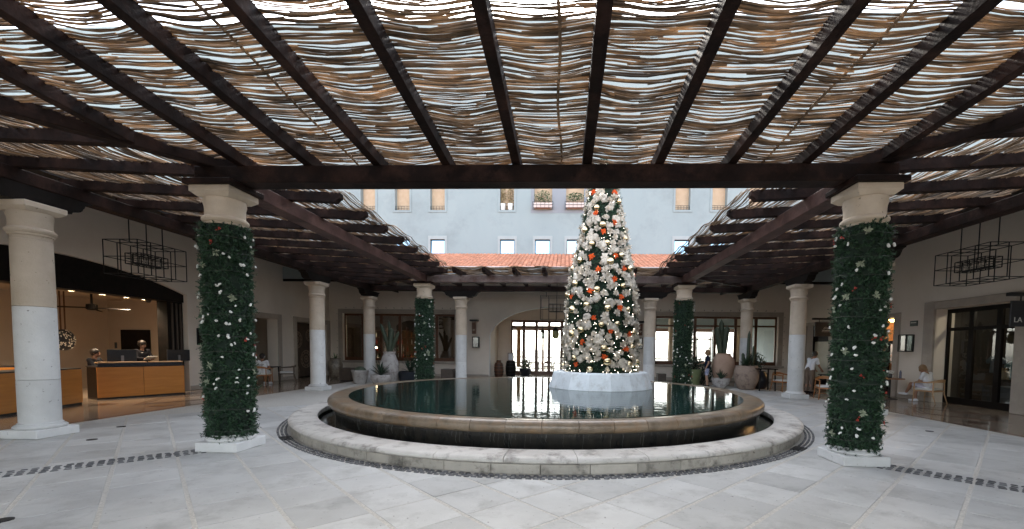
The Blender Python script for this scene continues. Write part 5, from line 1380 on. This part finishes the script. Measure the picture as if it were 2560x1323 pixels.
for k, (dx, dy) in enumerate(((-.2, -.1), (.05, .12), (.18, -.15))):
    small('glass_tumbler', 10.55 + dx, 17.15 + dy, .76, [(.03, 0), (.038, .11), (.034, .11), (.028, .01)], WHITEF, ('left', 'middle', 'right')[k] + ' white tumbler on the table before the waiter', 'tumbler')

# ------------------------------------------------------------------ pots and plants
CLAY = mat('rough_clay', (.30, .22, .17), (.40, .31, .25), rough=.8, scale=4, bump=.4, bscale=18, stain=(.16, .11, .09), sscale=4)
CLAYW = mat('limewashed_clay', (.36, .33, .31), (.52, .50, .48), rough=.85, scale=3.5, bump=.5, bscale=14, stain=(.20, .17, .16), sscale=5)
TERRA = mat('smooth_terracotta', (.38, .25, .18), (.46, .32, .24), rough=.75, scale=3, bump=.2)
BRONZE = mat('bronze_glaze', (.12, .09, .06), (.34, .30, .25), rough=.35, scale=2.5, stain=(.05, .04, .03), sscale=4)
NAVYG = mat('navy_glaze', (.010, .014, .022), (.018, .022, .032), rough=.3, scale=4)
TEAL = mat('teal_glaze', (.12, .30, .28), (.18, .38, .36), rough=.3, scale=4)
OLIVE = mat('olive_glaze', (.15, .18, .08), (.20, .23, .11), rough=.5, scale=4)
def pot(name, x, y, prof, m, label, cat, tilt=0.0, n=36):
    t = thing(name, (x, y, 0), label, cat, 'pots by the back columns')
    mb_ = MB(); mb_.lathe(prof, n, caps=True); b = autosmooth(mb_.build('body', m, t, local=True), 50)
    rt = min(prof[-1][0], prof[-2][0]) * .97; zt = prof[-1][1] - .04
    mb_ = MB(); mb_.lathe([(rt, zt), (.001, zt + .01)], 24, caps=False); mb_.build('soil', SOIL, t, local=True)
    if tilt: t.rotation_euler = (0, tilt, 0)
    return t
def blade_plant(name, x, y, z, label, n, L, w, m, spread=.9, droop=.5, seed=0, cat='plant'):
    rg = random.Random(seed); t = thing(name, (x, y, z), label, cat)
    for k in range(n):
        a = 2 * math.pi * k / n * 2.4 + rg.uniform(-.2, .2); el = rg.uniform(.25, 1.35) * spread; l = L * rg.uniform(.7, 1.1)
        m_ = MB(); V = []; S = 6
        for i in range(S + 1):
            q = i / S; rr = l * q * math.sin(el) * 1.0; zz = l * q * math.cos(el) - droop * l * q * q * math.sin(el); ww = w * (1 - q) ** .6 * (.6 + .8 * q if q < .3 else 1) + .001
            cx_, cy_ = rr * math.cos(a), rr * math.sin(a); tx, ty = -math.sin(a), math.cos(a)
            V += [(cx_ - tx * ww, cy_ - ty * ww, zz), (cx_ + math.cos(a) * ww * .25, cy_ + math.sin(a) * ww * .25, zz - ww * .3), (cx_ + tx * ww, cy_ + ty * ww, zz)]
        m_.add(V, [(3 * i + j, 3 * i + 3 + j, 3 * i + 4 + j, 3 * i + 1 + j) for i in range(S) for j in (0, 1)]); m_.build('leaf', m, t, local=True, smooth=True)
    return t
def bush(name, x, y, z, r, label, n, size, m, seed=0):
    rg = random.Random(seed); t = thing(name, (x, y, z), label, 'plant'); m_ = MB()
    for k in range(6):
        a = rg.uniform(0, 6.28); p = Vector((0, 0, 0)); q = Vector((r[0] * .6 * math.cos(a), r[1] * .6 * math.sin(a), r[2] * rg.uniform(.9, 1.6))); m_.tube([p, p.lerp(q, .5) + Vector((0, 0, .05)), q], [.014, .01, .005], 6)
    m_.build('stem', WOODB, t, local=True)
    m_ = MB(); leaf_ball(m_, (0, 0, r[2]), r, n, size, rg); m_.build('leaves', m, t, local=True)
    return t
def cactus(name, x, y, z, arms, label):
    t = thing(name, (x, y, z), label, 'cactus')
    for pts, r in arms:
        m_ = MB(); P = [Vector(p) for p in pts]; N_ = 14; V = []; S = 8; n = 16; prev = None
        path = [P[0].lerp(P[1], i / 4) for i in range(4)] + [P[1].lerp(P[2], i / 5) for i in range(6)] if len(P) == 3 else [P[0].lerp(P[1], i / 8) for i in range(9)]
        L_ = len(path); ring_ = []
        for i, p in enumerate(path):
            q = i / (L_ - 1); rr = r * (.85 + .15 * math.sin(q * 3)) * (1 if q < .85 else math.sqrt(max(.02, 1 - ((q - .85) / .15) ** 2)))
            for k in range(n): a_ = 2 * math.pi * k / n; w_ = rr * (1.12 if k % 2 else .86); V.append((p.x + w_ * math.cos(a_), p.y + w_ * math.sin(a_), p.z))
        Fc = [(i * n + k, i * n + (k + 1) % n, (i + 1) * n + (k + 1) % n, (i + 1) * n + k) for i in range(L_ - 1) for k in range(n)] + [tuple(range((L_ - 1) * n, L_ * n))]
        m_.add(V, Fc); m_.build('column', CACT, t, local=True, smooth=True)
    return t
# left group
pot('clay_pot', -8.98, 18.62, [(.24, 0), (.26, .02), (.35, .52), (.37, .54), (.37, .60), (.33, .60), (.31, .55)], CLAYW, 'grey tapered clay pot with a round cactus in front of the left column', 'pot')
m_ = MB(); n = 22; V = []
for i in range(9):
    t_ = math.pi / 2 * i / 8
    for k in range(n * 2): a_ = math.pi * k / n; w_ = .24 * math.cos(t_) * (1.06 if k % 2 else .92); V.append((w_ * math.cos(a_), w_ * math.sin(a_), .2 * math.sin(t_)))
m_.add(V, [(i * 2 * n + k, i * 2 * n + (k + 1) % (2 * n), (i + 1) * 2 * n + (k + 1) % (2 * n), (i + 1) * 2 * n + k) for i in range(8) for k in range(2 * n)]); o = m_.build('barrel_cactus', CACT, smooth=True); o.location = (-8.98, 18.62, .56); tag(o, 'low round barrel cactus in the grey tapered pot', 'cactus')
pot('bowl_planter', -7.98, 18.45, [(.20, 0), (.30, .03), (.42, .22), (.43, .38), (.41, .42), (.38, .42), (.37, .36)], CLAYW, 'white stained bowl planter at the left end of the pool', 'pot')
blade_plant('agave', -7.98, 18.45, .38, 'dark leafy rosette plant in the white stained bowl', 26, .75, .05, FOLK, .75, .3, 3)
pot('clay_jar', -8.05, 19.55, [(.22, 0), (.34, .12), (.42, .5), (.40, .9), (.30, 1.2), (.24, 1.32), (.27, 1.38), (.28, 1.42), (.24, 1.42), (.22, 1.36)], CLAYW, 'tall pale jar behind the white bowl planter on the left', 'jar')
cactus('tall_cactus', -8.05, 19.55, 1.36, [(((0, 0, 0), (-.1, 0, .5), (-.42, .05, 1.35)), .09), (((.02, 0, 0), (.05, 0, .5), (.1, .05, 1.15)), .12), (((.05, 0, 0), (.2, 0, .4), (.42, .05, 1.0)), .08), (((0, .05, 0), (.0, .1, .5), (-.05, .1, 1.5)), .07)], 'tall dark columnar cactus in the pale jar on the left')
pot('navy_planter', -7.25, 19.95, [(.38, 0), (.46, .05), (.54, .46), (.56, .5), (.50, .5), (.48, .45)], NAVYG, 'wide navy glazed planter left of the far garland', 'pot')
blade_plant('spiky_plant', -7.25, 19.95, .46, 'spiky dark plant in the wide navy planter', 30, .95, .035, FOLK, 1.0, .35, 8)
bush('shrub', -6.95, 20.1, .46, (.5, .35, .38), 'dark branching shrub growing in the navy planter', 420, .06, FOLK, 5)
pot('teal_pot', -7.05, 20.75, [(.12, 0), (.13, .02), (.18, .42), (.18, .45), (.15, .45), (.14, .4)], TEAL, 'narrow teal glazed pot behind the navy planter', 'pot')
pot('bronze_jar', -11.7, 21.6, [(.20, 0), (.28, .12), (.37, .45), (.36, .72), (.28, .95), (.26, 1.0), (.28, 1.04), (.24, 1.04), (.22, 1.0)], BRONZE, 'round bronze glazed jar in the left back corner', 'jar')
blade_plant('spiky_plant', -11.7, 21.6, 1.0, 'small spiky plant in the bronze jar', 14, .38, .025, FOLG, .9, .3, 4)
for k, (x, y) in enumerate(((-10.35, 20.2), (-5.75, 21.2), (-5.2, 21.6), (4.75, 21.3))):
    lab = ['dark brown cube planter beside the grey tapered pot', 'dark brown cube planter just right of the far left garland', 'smaller brown cube stool next to the slim left column', 'brown tapered stool right of the decorated tree'][k]
    t = thing('cube_planter', (x, y, 0), lab, 'planter', 'brown cube planters'); s = (.27, .30, .2, .2)[k]; hh = (.62, .58, .5, .5)[k]
    m_ = MB(); m_.box(-s, s, -s, s, .04, hh, .01); m_.build('body', SLATM if k != 2 else WOODW, t, local=True)
    m_ = MB(); m_.box(-s + .03, s - .03, -s + .03, s - .03, 0, .04); m_.build('foot', METAL, t, local=True)
# right group
pot('big_clay_jar', 7.78, 18.72, [(.26, 0), (.34, .05), (.47, .38), (.50, .68), (.46, .90), (.43, .98), (.44, 1.02), (.40, 1.02), (.38, .96)], CLAY, 'big rough clay jar standing before the right back column', 'jar')
blade_plant('aloe', 7.78, 18.72, .98, 'dark aloe cluster in the big rough clay jar', 22, .55, .06, FOLK, .8, .2, 6)
cactus('tall_cactus', 7.85, 18.8, .96, [(((0, 0, 0), (.0, 0, .6), (.02, 0, 1.55)), .06), (((.2, 0, 0), (.22, 0, .4), (.22, 0, .9)), .05), (((-.2, 0, 0), (-.2, 0, .3), (-.22, 0, .6)), .06)], 'slender upright cactus in the big rough clay jar')
pot('terracotta_jar', 7.15, 19.75, [(.16, 0), (.26, .15), (.42, .55), (.50, .95), (.46, 1.25), (.34, 1.42), (.30, 1.48), (.33, 1.52), (.29, 1.52), (.27, 1.46)], TERRA, 'smooth terracotta jar behind the big rough jar', 'jar')
cactus('tall_cactus', 7.12, 19.8, 1.46, [(((-.08, 0, 0), (-.15, 0, .6), (-.28, 0, 1.25)), .13), (((.05, 0, 0), (.1, 0, .6), (.18, 0, 1.3)), .12), (((0, .1, 0), (-.02, .1, .6), (-.05, .1, 1.6)), .10)], 'thick dark cactus stems rising from the terracotta jar')
pot('footed_bowl', 6.82, 19.05, [(.20, 0), (.22, .05), (.24, .08), (.34, .2), (.38, .4), (.39, .44), (.36, .44), (.34, .4)], CLAYW, 'footed grey bowl planter beside the standing person', 'pot')
blade_plant('dark_rosette', 6.82, 19.05, .4, 'dark leafy plant in the footed grey bowl', 20, .5, .05, FOLK, .7, .25, 12)
pot('olive_pot', 5.98, 20.15, [(.22, 0), (.24, .03), (.34, .72), (.35, .78), (.31, .78), (.29, .7)], OLIVE, 'tall olive green pot left of the standing person', 'pot')
bush('shrub', 5.95, 20.2, .74, (.5, .4, .3), 'dark drooping shrub in the olive pot', 360, .07, FOLK, 15)
pot('black_jar', 8.55, 19.2, [(.22, 0), (.3, .1), (.36, .4), (.3, .68), (.24, .74), (.24, .78), (.2, .78), (.2, .74)], NAVYG, 'black round jar at the right of the big clay jar', 'jar')
bush('shrub', 8.35, 19.1, .74, (.38, .3, .45), 'dark leafy shrub growing from the black jar', 460, .06, FOLK, 19)
bush('shrub', 6.6, 21.0, .0, (.7, .45, .55), 'dark low shrub behind the footed bowl', 520, .08, FOLK, 23)
# by the arch
def barrel(x, y, r, h, m, label, name='barrel'):
    t = thing(name, (x, y, 0), label, 'barrel')
    m_ = MB(); m_.lathe([(r * .78, 0), (r * .92, h * .2), (r, h * .5), (r * .92, h * .8), (r * .78, h), (r * .7, h), (.001, h - .01)], 28); autosmooth(m_.build('body', m, t, local=True), 40)
    for z, k in ((.16, .9), (.36, .975), (.64, .975), (.84, .9)):
        m_ = MB(); m_.lathe([(r * k + .008, h * z - .02), (r * k + .012, h * z), (r * k + .008, h * z + .02)], 28, caps=False); m_.build('hoop', METAL, t, local=True)
    return t
bt = barrel(-3.75, 24.6, .27, .82, WOODW, 'brown milk-can shaped barrel just inside the arch')
m_ = MB(); m_.lathe([(.14, .82), (.16, .86), (.13, .91), (.13, .95), (.16, .96), (.001, .97)], 24); m_.build('lid', WOODW, bt, local=True)
barrel(-3.15, 25.3, .31, .92, WOODB, 'black barrel carrying a framed notice inside the arch')
t = thing('framed_notice', (-3.15, 25.25, .93), 'framed white notice standing on the black barrel', 'notice')
m_ = MB(); m_.box(-3.32, -2.98, 25.22, 25.25, .93, 1.38, .004); fr = m_.build('frame', WOODW, t)
m_ = MB(); m_.box(-3.29, -3.01, 25.214, 25.2195, .96, 1.35); m_.build('sheet', WHITEC, fr)
pot('dark_planter', -2.35, 25.9, [(.22, 0), (.3, .05), (.36, .4), (.37, .44), (.33, .44), (.32, .38)], NAVYG, 'dark planter with a leafy plant before the terrace doors', 'pot')
bush('shrub', -2.35, 25.9, .4, (.42, .35, .3), 'leafy plant in the dark planter before the terrace doors', 320, .06, FOLG, 29)
for k, (x, y, z, s) in enumerate(((-1.35, 26.3, 2.55, .9), (-.55, 26.2, 2.62, 1.1))):
    t = thing('pendant_lantern', (x, y, z), ('smaller dark' if k == 0 else 'larger pale glass') + ' pendant lantern hanging before the terrace doors', 'lantern', 'pendant lanterns')
    m_ = MB(); m_.tube([(0, 0, .3 * s), (0, 0, 4.28 - z)], .012, 6); m_.build('chain', METAL, t, local=True)
    m_ = MB(); m_.lathe([(.03, .32 * s), (.10 * s, .26 * s), (.17 * s, .12 * s), (.18 * s, .10 * s)], 20, caps=False); m_.build('hood', METAL, t, local=True)
    m_ = MB(); m_.lathe([(.17 * s, .1 * s), (.20 * s, -.05 * s), (.18 * s, -.25 * s), (.08 * s, -.32 * s), (.001, -.32 * s)], 20, caps=False); m_.build('glass_bowl', mat('seeded_glass', (.45, .47, .30), rough=.2, trans=.5) if k else GLASSD, t, local=True, smooth=True)

# ------------------------------------------------------------------ reception
def counter(p, q, depth, label, ledge=True):
    p = Vector((*p, 0)); q = Vector((*q, 0)); d = (q - p); L_ = d.length; a = math.atan2(d.y, d.x)
    t = thing('reception_counter', p, label, 'counter', 'reception counters', a)       # local x along the front, +y behind it
    m_ = MB(); m_.box(0, L_, .0, depth, 0, .05); m_.build('plinth', METAL, t, local=True)
    n = 2
    for k in range(n):
        m_ = MB(); m_.box(L_ * k / n + .004, L_ * (k + 1) / n - .004, -.03, .0, .05, .93, .004); m_.build('front_panel', WOODO, t, local=True)
    for x in (0, L_ - .03):
        m_ = MB(); m_.box(x, x + .03, .001, depth, .05, .93, .004); m_.build('end_panel', WOODB if x == 0 else WOODO, t, local=True)
    m_ = MB(); m_.box(-.02, L_ + .02, .0, depth, .931, .965, .004); m_.build('worktop', SCREEN, t, local=True)
    if ledge:
        m_ = MB(); m_.box(.05, L_ - .05, .04, .07, .966, 1.05); m_.build('glass_screen', NAVYG, t, local=True)
        for x0, x1 in ((.03, L_ * .55), (L_ * .60, L_ - .03)):
            m_ = MB(); m_.box(x0, x1, -.02, .22, 1.051, 1.085, .004); m_.build('ledge', WOODT, t, local=True)
    return t
counter((-13.39, 11.8), (-12.5, 13.68), .7, 'orange veneered reception counter nearest the jamb of the arch')
counter((-12.2, 8.7), (-12.87, 10.96), .7, 'orange veneered reception counter partly behind the left stone column', False)
counter((-15.4, 10.9), (-15.1, 12.0), .5, 'low brown rear counter behind the reception staff', False)
def monitor(x, y, z, rz, label):
    t = thing('monitor', (x, y, z), label, 'monitor', 'reception monitors', rz)
    m_ = MB(); m_.box(-.33, .33, -.02, .02, .1, .48, .008); m_.build('screen', SCREEN, t, local=True)
    m_ = MB(); m_.box(-.03, .03, .02, .05, 0, .3); m_.build('stand', mat('grey_stand', (.2, .2, .21), rough=.35, metallic=.8), t, local=True)
    m_ = MB(); m_.box(-.12, .12, -.05, .1, 0, .012); m_.build('foot', SCREEN, t, local=True)
monitor(-13.45, 12.6, .966, math.radians(-120), 'black monitor seen from behind on the reception counter')
monitor(-13.15, 14.2, .966, math.radians(-110), 'black monitor at the right end of the reception counter')
t = thing('ceiling_fan', (-14.8, 13.0, 2.7), 'dark ceiling fan with long blades above the reception', 'fan')
m_ = MB(); m_.lathe([(.12, .58), (.12, .55), (.03, .52), (.03, .16), (.13, .14), (.14, .0), (.10, -.03), (.001, -.03)], 24); autosmooth(m_.build('motor', WOODB, t, local=True))
for k in range(3):
    a = math.radians(8 + 120 * k); u = Vector((math.cos(a), math.sin(a), 0)); v = Vector((-u.y, u.x, 0))
    m_ = MB(); m_.add([u * .1 - v * .04 + Vector((0, 0, .03)), u * .1 + v * .04 + Vector((0, 0, .05)), u * 1.05 + v * .07 + Vector((0, 0, .01)), u * 1.1 + Vector((0, 0, -.01)), u * 1.05 - v * .06 + Vector((0, 0, -.02))] + [Vector(p) - Vector((0, 0, .012)) for p in (u * .1 - v * .04 + Vector((0, 0, .03)), u * .1 + v * .04 + Vector((0, 0, .05)), u * 1.05 + v * .07 + Vector((0, 0, .01)), u * 1.1 + Vector((0, 0, -.01)), u * 1.05 - v * .06 + Vector((0, 0, -.02)))],
        [(0, 4, 3, 2, 1), (5, 6, 7, 8, 9), (0, 1, 6, 5), (1, 2, 7, 6), (2, 3, 8, 7), (3, 4, 9, 8), (4, 0, 5, 9)]); m_.build('blade', WOODB, t, local=True)
t = thing('round_ornament', (-15.9, 13.1, 1.72), 'round black and cream ornament hanging on straps over the reception', 'ornament')
rgo = random.Random(3)
m_ = MB(); m_.ell((0, 0, 0), (.10, .34, .34), 28, 18); m_.build('disc', SCREEN, t, local=True, smooth=True)
for k in range(60):
    a = rgo.uniform(0, 6.28); r_ = .31 * math.sqrt(rgo.random()); y_, z_ = r_ * math.cos(a), r_ * math.sin(a); x_ = .1 * math.sqrt(max(0, 1 - (r_ / .34) ** 2)) + .004
    m_ = MB(); b_ = rgo.uniform(0, 3); dy, dz = .035 * math.cos(b_), .035 * math.sin(b_); m_.add([(x_, y_ - dy, z_ - dz), (x_ + .006, y_ + dz * .5, z_ - dy * .5), (x_, y_ + dy, z_ + dz), (x_ + .006, y_ - dz * .5, z_ + dy * .5)], [(0, 1, 2, 3)]); m_.build('shell_chip', CREAMF, t, local=True)
for s in (-.06, .06):
    m_ = MB(); m_.box(-.01, .01, s - .015, s + .015, .3, 1.55); m_.build('strap', WOODW, t, local=True)
small('dome_camera', -13.95, 14.0, 3.06, [(.001, -.06), (.05, -.045), (.07, 0), (.08, .01), (.08, .05)], SCREEN, 'small dark dome camera under the reception ceiling', 'camera')
m_ = MB(); m_.box(-17.42, -17.36, RY1 - .06, RY1 - .001, 1.45, 1.68, .01); tag(m_.build('intercom', SCREEN), 'small black intercom on the reception wall', 'intercom')

# ------------------------------------------------------------------ shop window goods
def garment(x, y, z, s, m, label, kind='top'):
    t = thing('garment', (x, y, z), label, 'clothing', 'clothes in the shop')
    if kind == 'top': poly = [(-.2, -.55), (.2, -.55), (.19, -.15), (.33, -.22), (.38, -.08), (.18, .06), (.08, .08), (0, .02), (-.08, .08), (-.18, .06), (-.38, -.08), (-.33, -.22), (-.19, -.15)]
    elif kind == 'dress': poly = [(-.32, -.95), (.32, -.95), (.15, -.3), (.17, 0), (.1, .08), (.04, -.04), (-.04, -.04), (-.1, .08), (-.17, 0), (-.15, -.3)]
    else: poly = [(-.2, -.25), (.2, -.25), (.24, .05), (.1, .07), (.1, .2), (.07, .2), (.07, .08), (-.07, .08), (-.07, .2), (-.1, .2), (-.1, .07), (-.24, .05)]
    m_ = MB(); m_.prism(poly, lambda a, b, q: (-.04 + .08 * q, a * s + .01 * math.sin(b * 20), b * s)); bevel(m_.build('cloth', m, t, local=True), .02, 2)
    m_ = MB(); m_.tube([(0, 0, .05 * s), (0, 0, .22 * s), (0, .03, .26 * s)], .006, 6); m_.build('hanger', METAL, t, local=True)
cl = lambda n, c: mat(n, c, tuple(min(1, v * 1.3) for v in c), rough=.85, scale=10)
garment(13.6, 12.95, 2.0, .8, cl('red_cotton', (.62, .05, .05)), 'bright red top hanging in the shop window')
garment(13.5, 13.45, 1.35, .9, cl('teal_cotton', (.10, .20, .20)), 'teal top hanging low in the shop window')
garment(13.7, 13.2, 2.55, .7, cl('tan_cotton', (.40, .24, .12)), 'tan printed top at the top of the shop window')
garment(13.5, 12.75, 1.25, .8, cl('sage_bag', (.20, .25, .20)), 'sage cloth bag in the shop window', 'bag')
garment(13.6, 12.48, 2.0, .9, cl('ochre_cotton', (.40, .17, .03)), 'ochre dress at the right end of the shop window', 'dress')
garment(13.5, 14.05, 1.5, .85, cl('slate_cotton', (.14, .17, .19)), 'slate blue top at the left of the shop window')
garment(13.45, 13.75, 1.05, .8, cl('straw_bag', (.35, .28, .18)), 'straw bag low in the shop window', 'bag')
t = thing('display_plinth', (13.7, 13.2, 0), 'dark display plinth below the clothes in the shop', 'plinth')
m_ = MB(); m_.box(13.35, 14.1, 12.5, 14.3, .0, .62, .01); m_.build('body', mat('plinth_grey', (.10, .11, .11), rough=.6), t)
m_ = MB(); m_.box(13.34, 13.36, 12.45, 12.72, 1.0, 1.14); tag(m_.build('price_card', WHITEF), 'small white card in the shop window', 'card')
ld = bpy.data.lights.new('shop_lamp', 'POINT'); ld.energy = 14; ld.color = (1, .85, .65); ld.shadow_soft_size = .1
t = thing('track_spot', (13.3, 13.1, 3.3), 'small lit ceiling spot inside the shop', 'lamp')
m_ = MB(); m_.tube([(0, 0, .18), (0, 0, .0)], .04, 12); m_.build('barrel', METAL, t, local=True); m_ = MB(); m_.ell((0, 0, -.01), (.03, .03, .015), 10, 6); m_.build('lens', LAMPE, t, local=True)
lo = bpy.data.objects.new('lamp', ld); COL.objects.link(lo); lo.parent = t; lo.location = (0, 0, -.08)

# ------------------------------------------------------------------ bar shelves behind the left window, dining tables behind the right
t = thing('bar_shelf', (-10.6, 27.2, 0), 'dark bar shelf unit with bottles behind the left window', 'shelf')
for z in (.9, 1.35, 1.8, 2.25, 2.7):
    m_ = MB(); m_.box(-12.4, -8.9, 27.05, 27.4, z, z + .03); m_.build('shelf_board', WOODW, t)
for x in (-12.42, -11.25, -10.05, -8.88):
    m_ = MB(); m_.box(x - .02, x + .02, 27.04, 27.42, 0, 2.9); m_.build('upright', WOODW, t)
rgb = random.Random(2)
bcol = [mat('amber_bottle', (.35, .14, .03), rough=.1), mat('clear_bottle', (.5, .52, .5), rough=.08), mat('green_bottle', (.04, .12, .05), rough=.1), mat('red_bottle', (.4, .04, .03), rough=.1)]
bm = MB(); bm.lathe([(.04, 0), (.042, .02), (.042, .2), (.02, .25), (.016, .32), (.001, .32)], 10); bme_ = [link_mesh(bm.mesh('bottle'), 'bottle', m, None, True) for m in bcol]
cnt = 0
for z in (.93, 1.38, 1.83, 2.28):
    for k in range(12):
        x = -12.3 + .28 * k + rgb.uniform(-.05, .05); o = bme_[cnt % 4] if cnt < 4 else bme_[rgb.randrange(4)].copy()
        if cnt >= 4: COL.objects.link(o)
        cnt += 1; o.location = (x, 27.2, z); tag(o, 'small bottle standing on the bar shelf behind the left window', 'bottle', 'bottles on the bar shelf')
for k, (x, z) in enumerate(((-11.9, 2.2), (-11.6, 1.6), (-11.75, 2.75), (-9.0, 1.7), (-8.3, 1.5))):
    o = MB(); o.ell((0, 0, 0), .05 if k != 2 else .07, 12, 8); q = o.build('globe_lamp', LAMPE, smooth=True); q.location = (x, 26.2, z); tag(q, ['warm globe lamp in the bar, highest but one at the left', 'warm globe lamp low at the left of the bar', 'largest warm globe lamp high in the bar', 'warm globe lamp at the right of the bar shelf', 'warm globe lamp farthest right in the bar'][k], 'lamp', 'bar globe lamps')
    ld = bpy.data.lights.new('globe', 'POINT'); ld.energy = .5; ld.color = (1, .7, .4); ld.shadow_soft_size = .08
    lo = bpy.data.objects.new('lamp', ld); COL.objects.link(lo); lo.parent = q; lo.location = (0, -.1, 0)
for k, (x, y) in enumerate(((5.6, 27.2), (7.6, 27.8), (9.6, 27.0), (11.2, 28.2))):
    table(x, y, .42, .76, ['first', 'second', 'third', 'fourth'][k] + ' dining table from the left behind the right window', WOODB)
    chair(x - .75, y, math.radians(-90), ['first', 'second', 'third', 'fourth'][k] + ' dining chair from the left behind the right window', WOODB, BLACKC, 'dining chairs')
for k, x in enumerate((-2.2, -.4, 1.2)):
    table(x, 30.5, .4, .74, ('left', 'middle', 'right')[k] + ' terrace table outside the glass doors', WOODW, True)

# things seen through the right window and the terrace doors
t = thing('display_shelves', (8.9, 29.6, 0), 'white open display shelves in the dining room behind the right window', 'shelf')
for x in (8.0, 8.9, 9.8):
    m_ = MB(); m_.box(x - .03, x + .03, 29.4, 29.8, 0, 2.6); m_.build('upright', SCREEN, t)
for z in (.6, 1.2, 1.8, 2.4):
    m_ = MB(); m_.box(8.03, 8.87, 29.4, 29.8, z, z + .05); m_.build('shelf_board', SCREEN, t); m_ = MB(); m_.box(8.93, 9.77, 29.4, 29.8, z, z + .05); m_.build('shelf_board', SCREEN, t)
for k, (x, y, w) in enumerate(((6.55, 26.6, .22), (10.9, 27.6, .2))):
    t = thing('tan_pillar', (x, y, 0), ('left' if k == 0 else 'right') + ' tan plastered pillar inside the dining room', 'pillar', 'dining room pillars')
    m_ = MB(); m_.box(x - w, x + w, y - w, y + w, .1, 3.9, .02); m_.build('shaft', TANROOM, t); m_ = MB(); m_.box(x - w - .03, x + w + .03, y - w - .03, y + w + .03, 0, .1, .01); m_.build('base', SURR, t)
for k, x in enumerate((5.4, 7.35, 9.4)):
    t = thing('drum_pendant', (x, 27.6, 2.95), ('left', 'middle', 'right')[k] + ' dark drum pendant in the dining room', 'lamp', 'drum pendants')
    m_ = MB(); m_.lathe([(.16, 0), (.17, .3)], 20, caps=False); m_.build('shade', WOODW, t, local=True); m_ = MB(); m_.tube([(0, 0, .28), (0, 0, 1.05)], .01, 6); m_.build('cord', METAL, t, local=True)
t = thing('terrace_balustrade', (0, 33.6, 0), 'dark low balustrade at the edge of the terrace', 'railing')
for z in (.12, .55, 1.0):
    m_ = MB(); m_.bar((-8, 33.6, z), (14, 33.6, z), .06); m_.build('rail', METAL, t)
for i in range(23):
    m_ = MB(); m_.bar((-8 + i, 33.6, 0), (-8 + i, 33.6, 1.0), .05); m_.build('post', METAL, t)
for k, x in enumerate((-2.8, -1.1, .7)):
    chair(x, 29.6, math.radians(150 + 40 * k), ('left', 'middle', 'right')[k] + ' wooden chair on the terrace outside the glass doors', WOODW, CUSH, 'terrace chairs')
t = thing('terrace_beam', (ACX, 32.0, 3.0), 'brown timber lintel over the terrace opening', 'beam')
m_ = MB(); m_.box(-5, 13, 31.9, 32.1, 3.0, 3.35); m_.build('lintel', WOODW, t)
for x in (-4.6, -1.6, 1.4):
    m_ = MB(); m_.box(x - .08, x + .08, 31.92, 32.08, 0, 3.0); m_.build('post', WOODW, t)
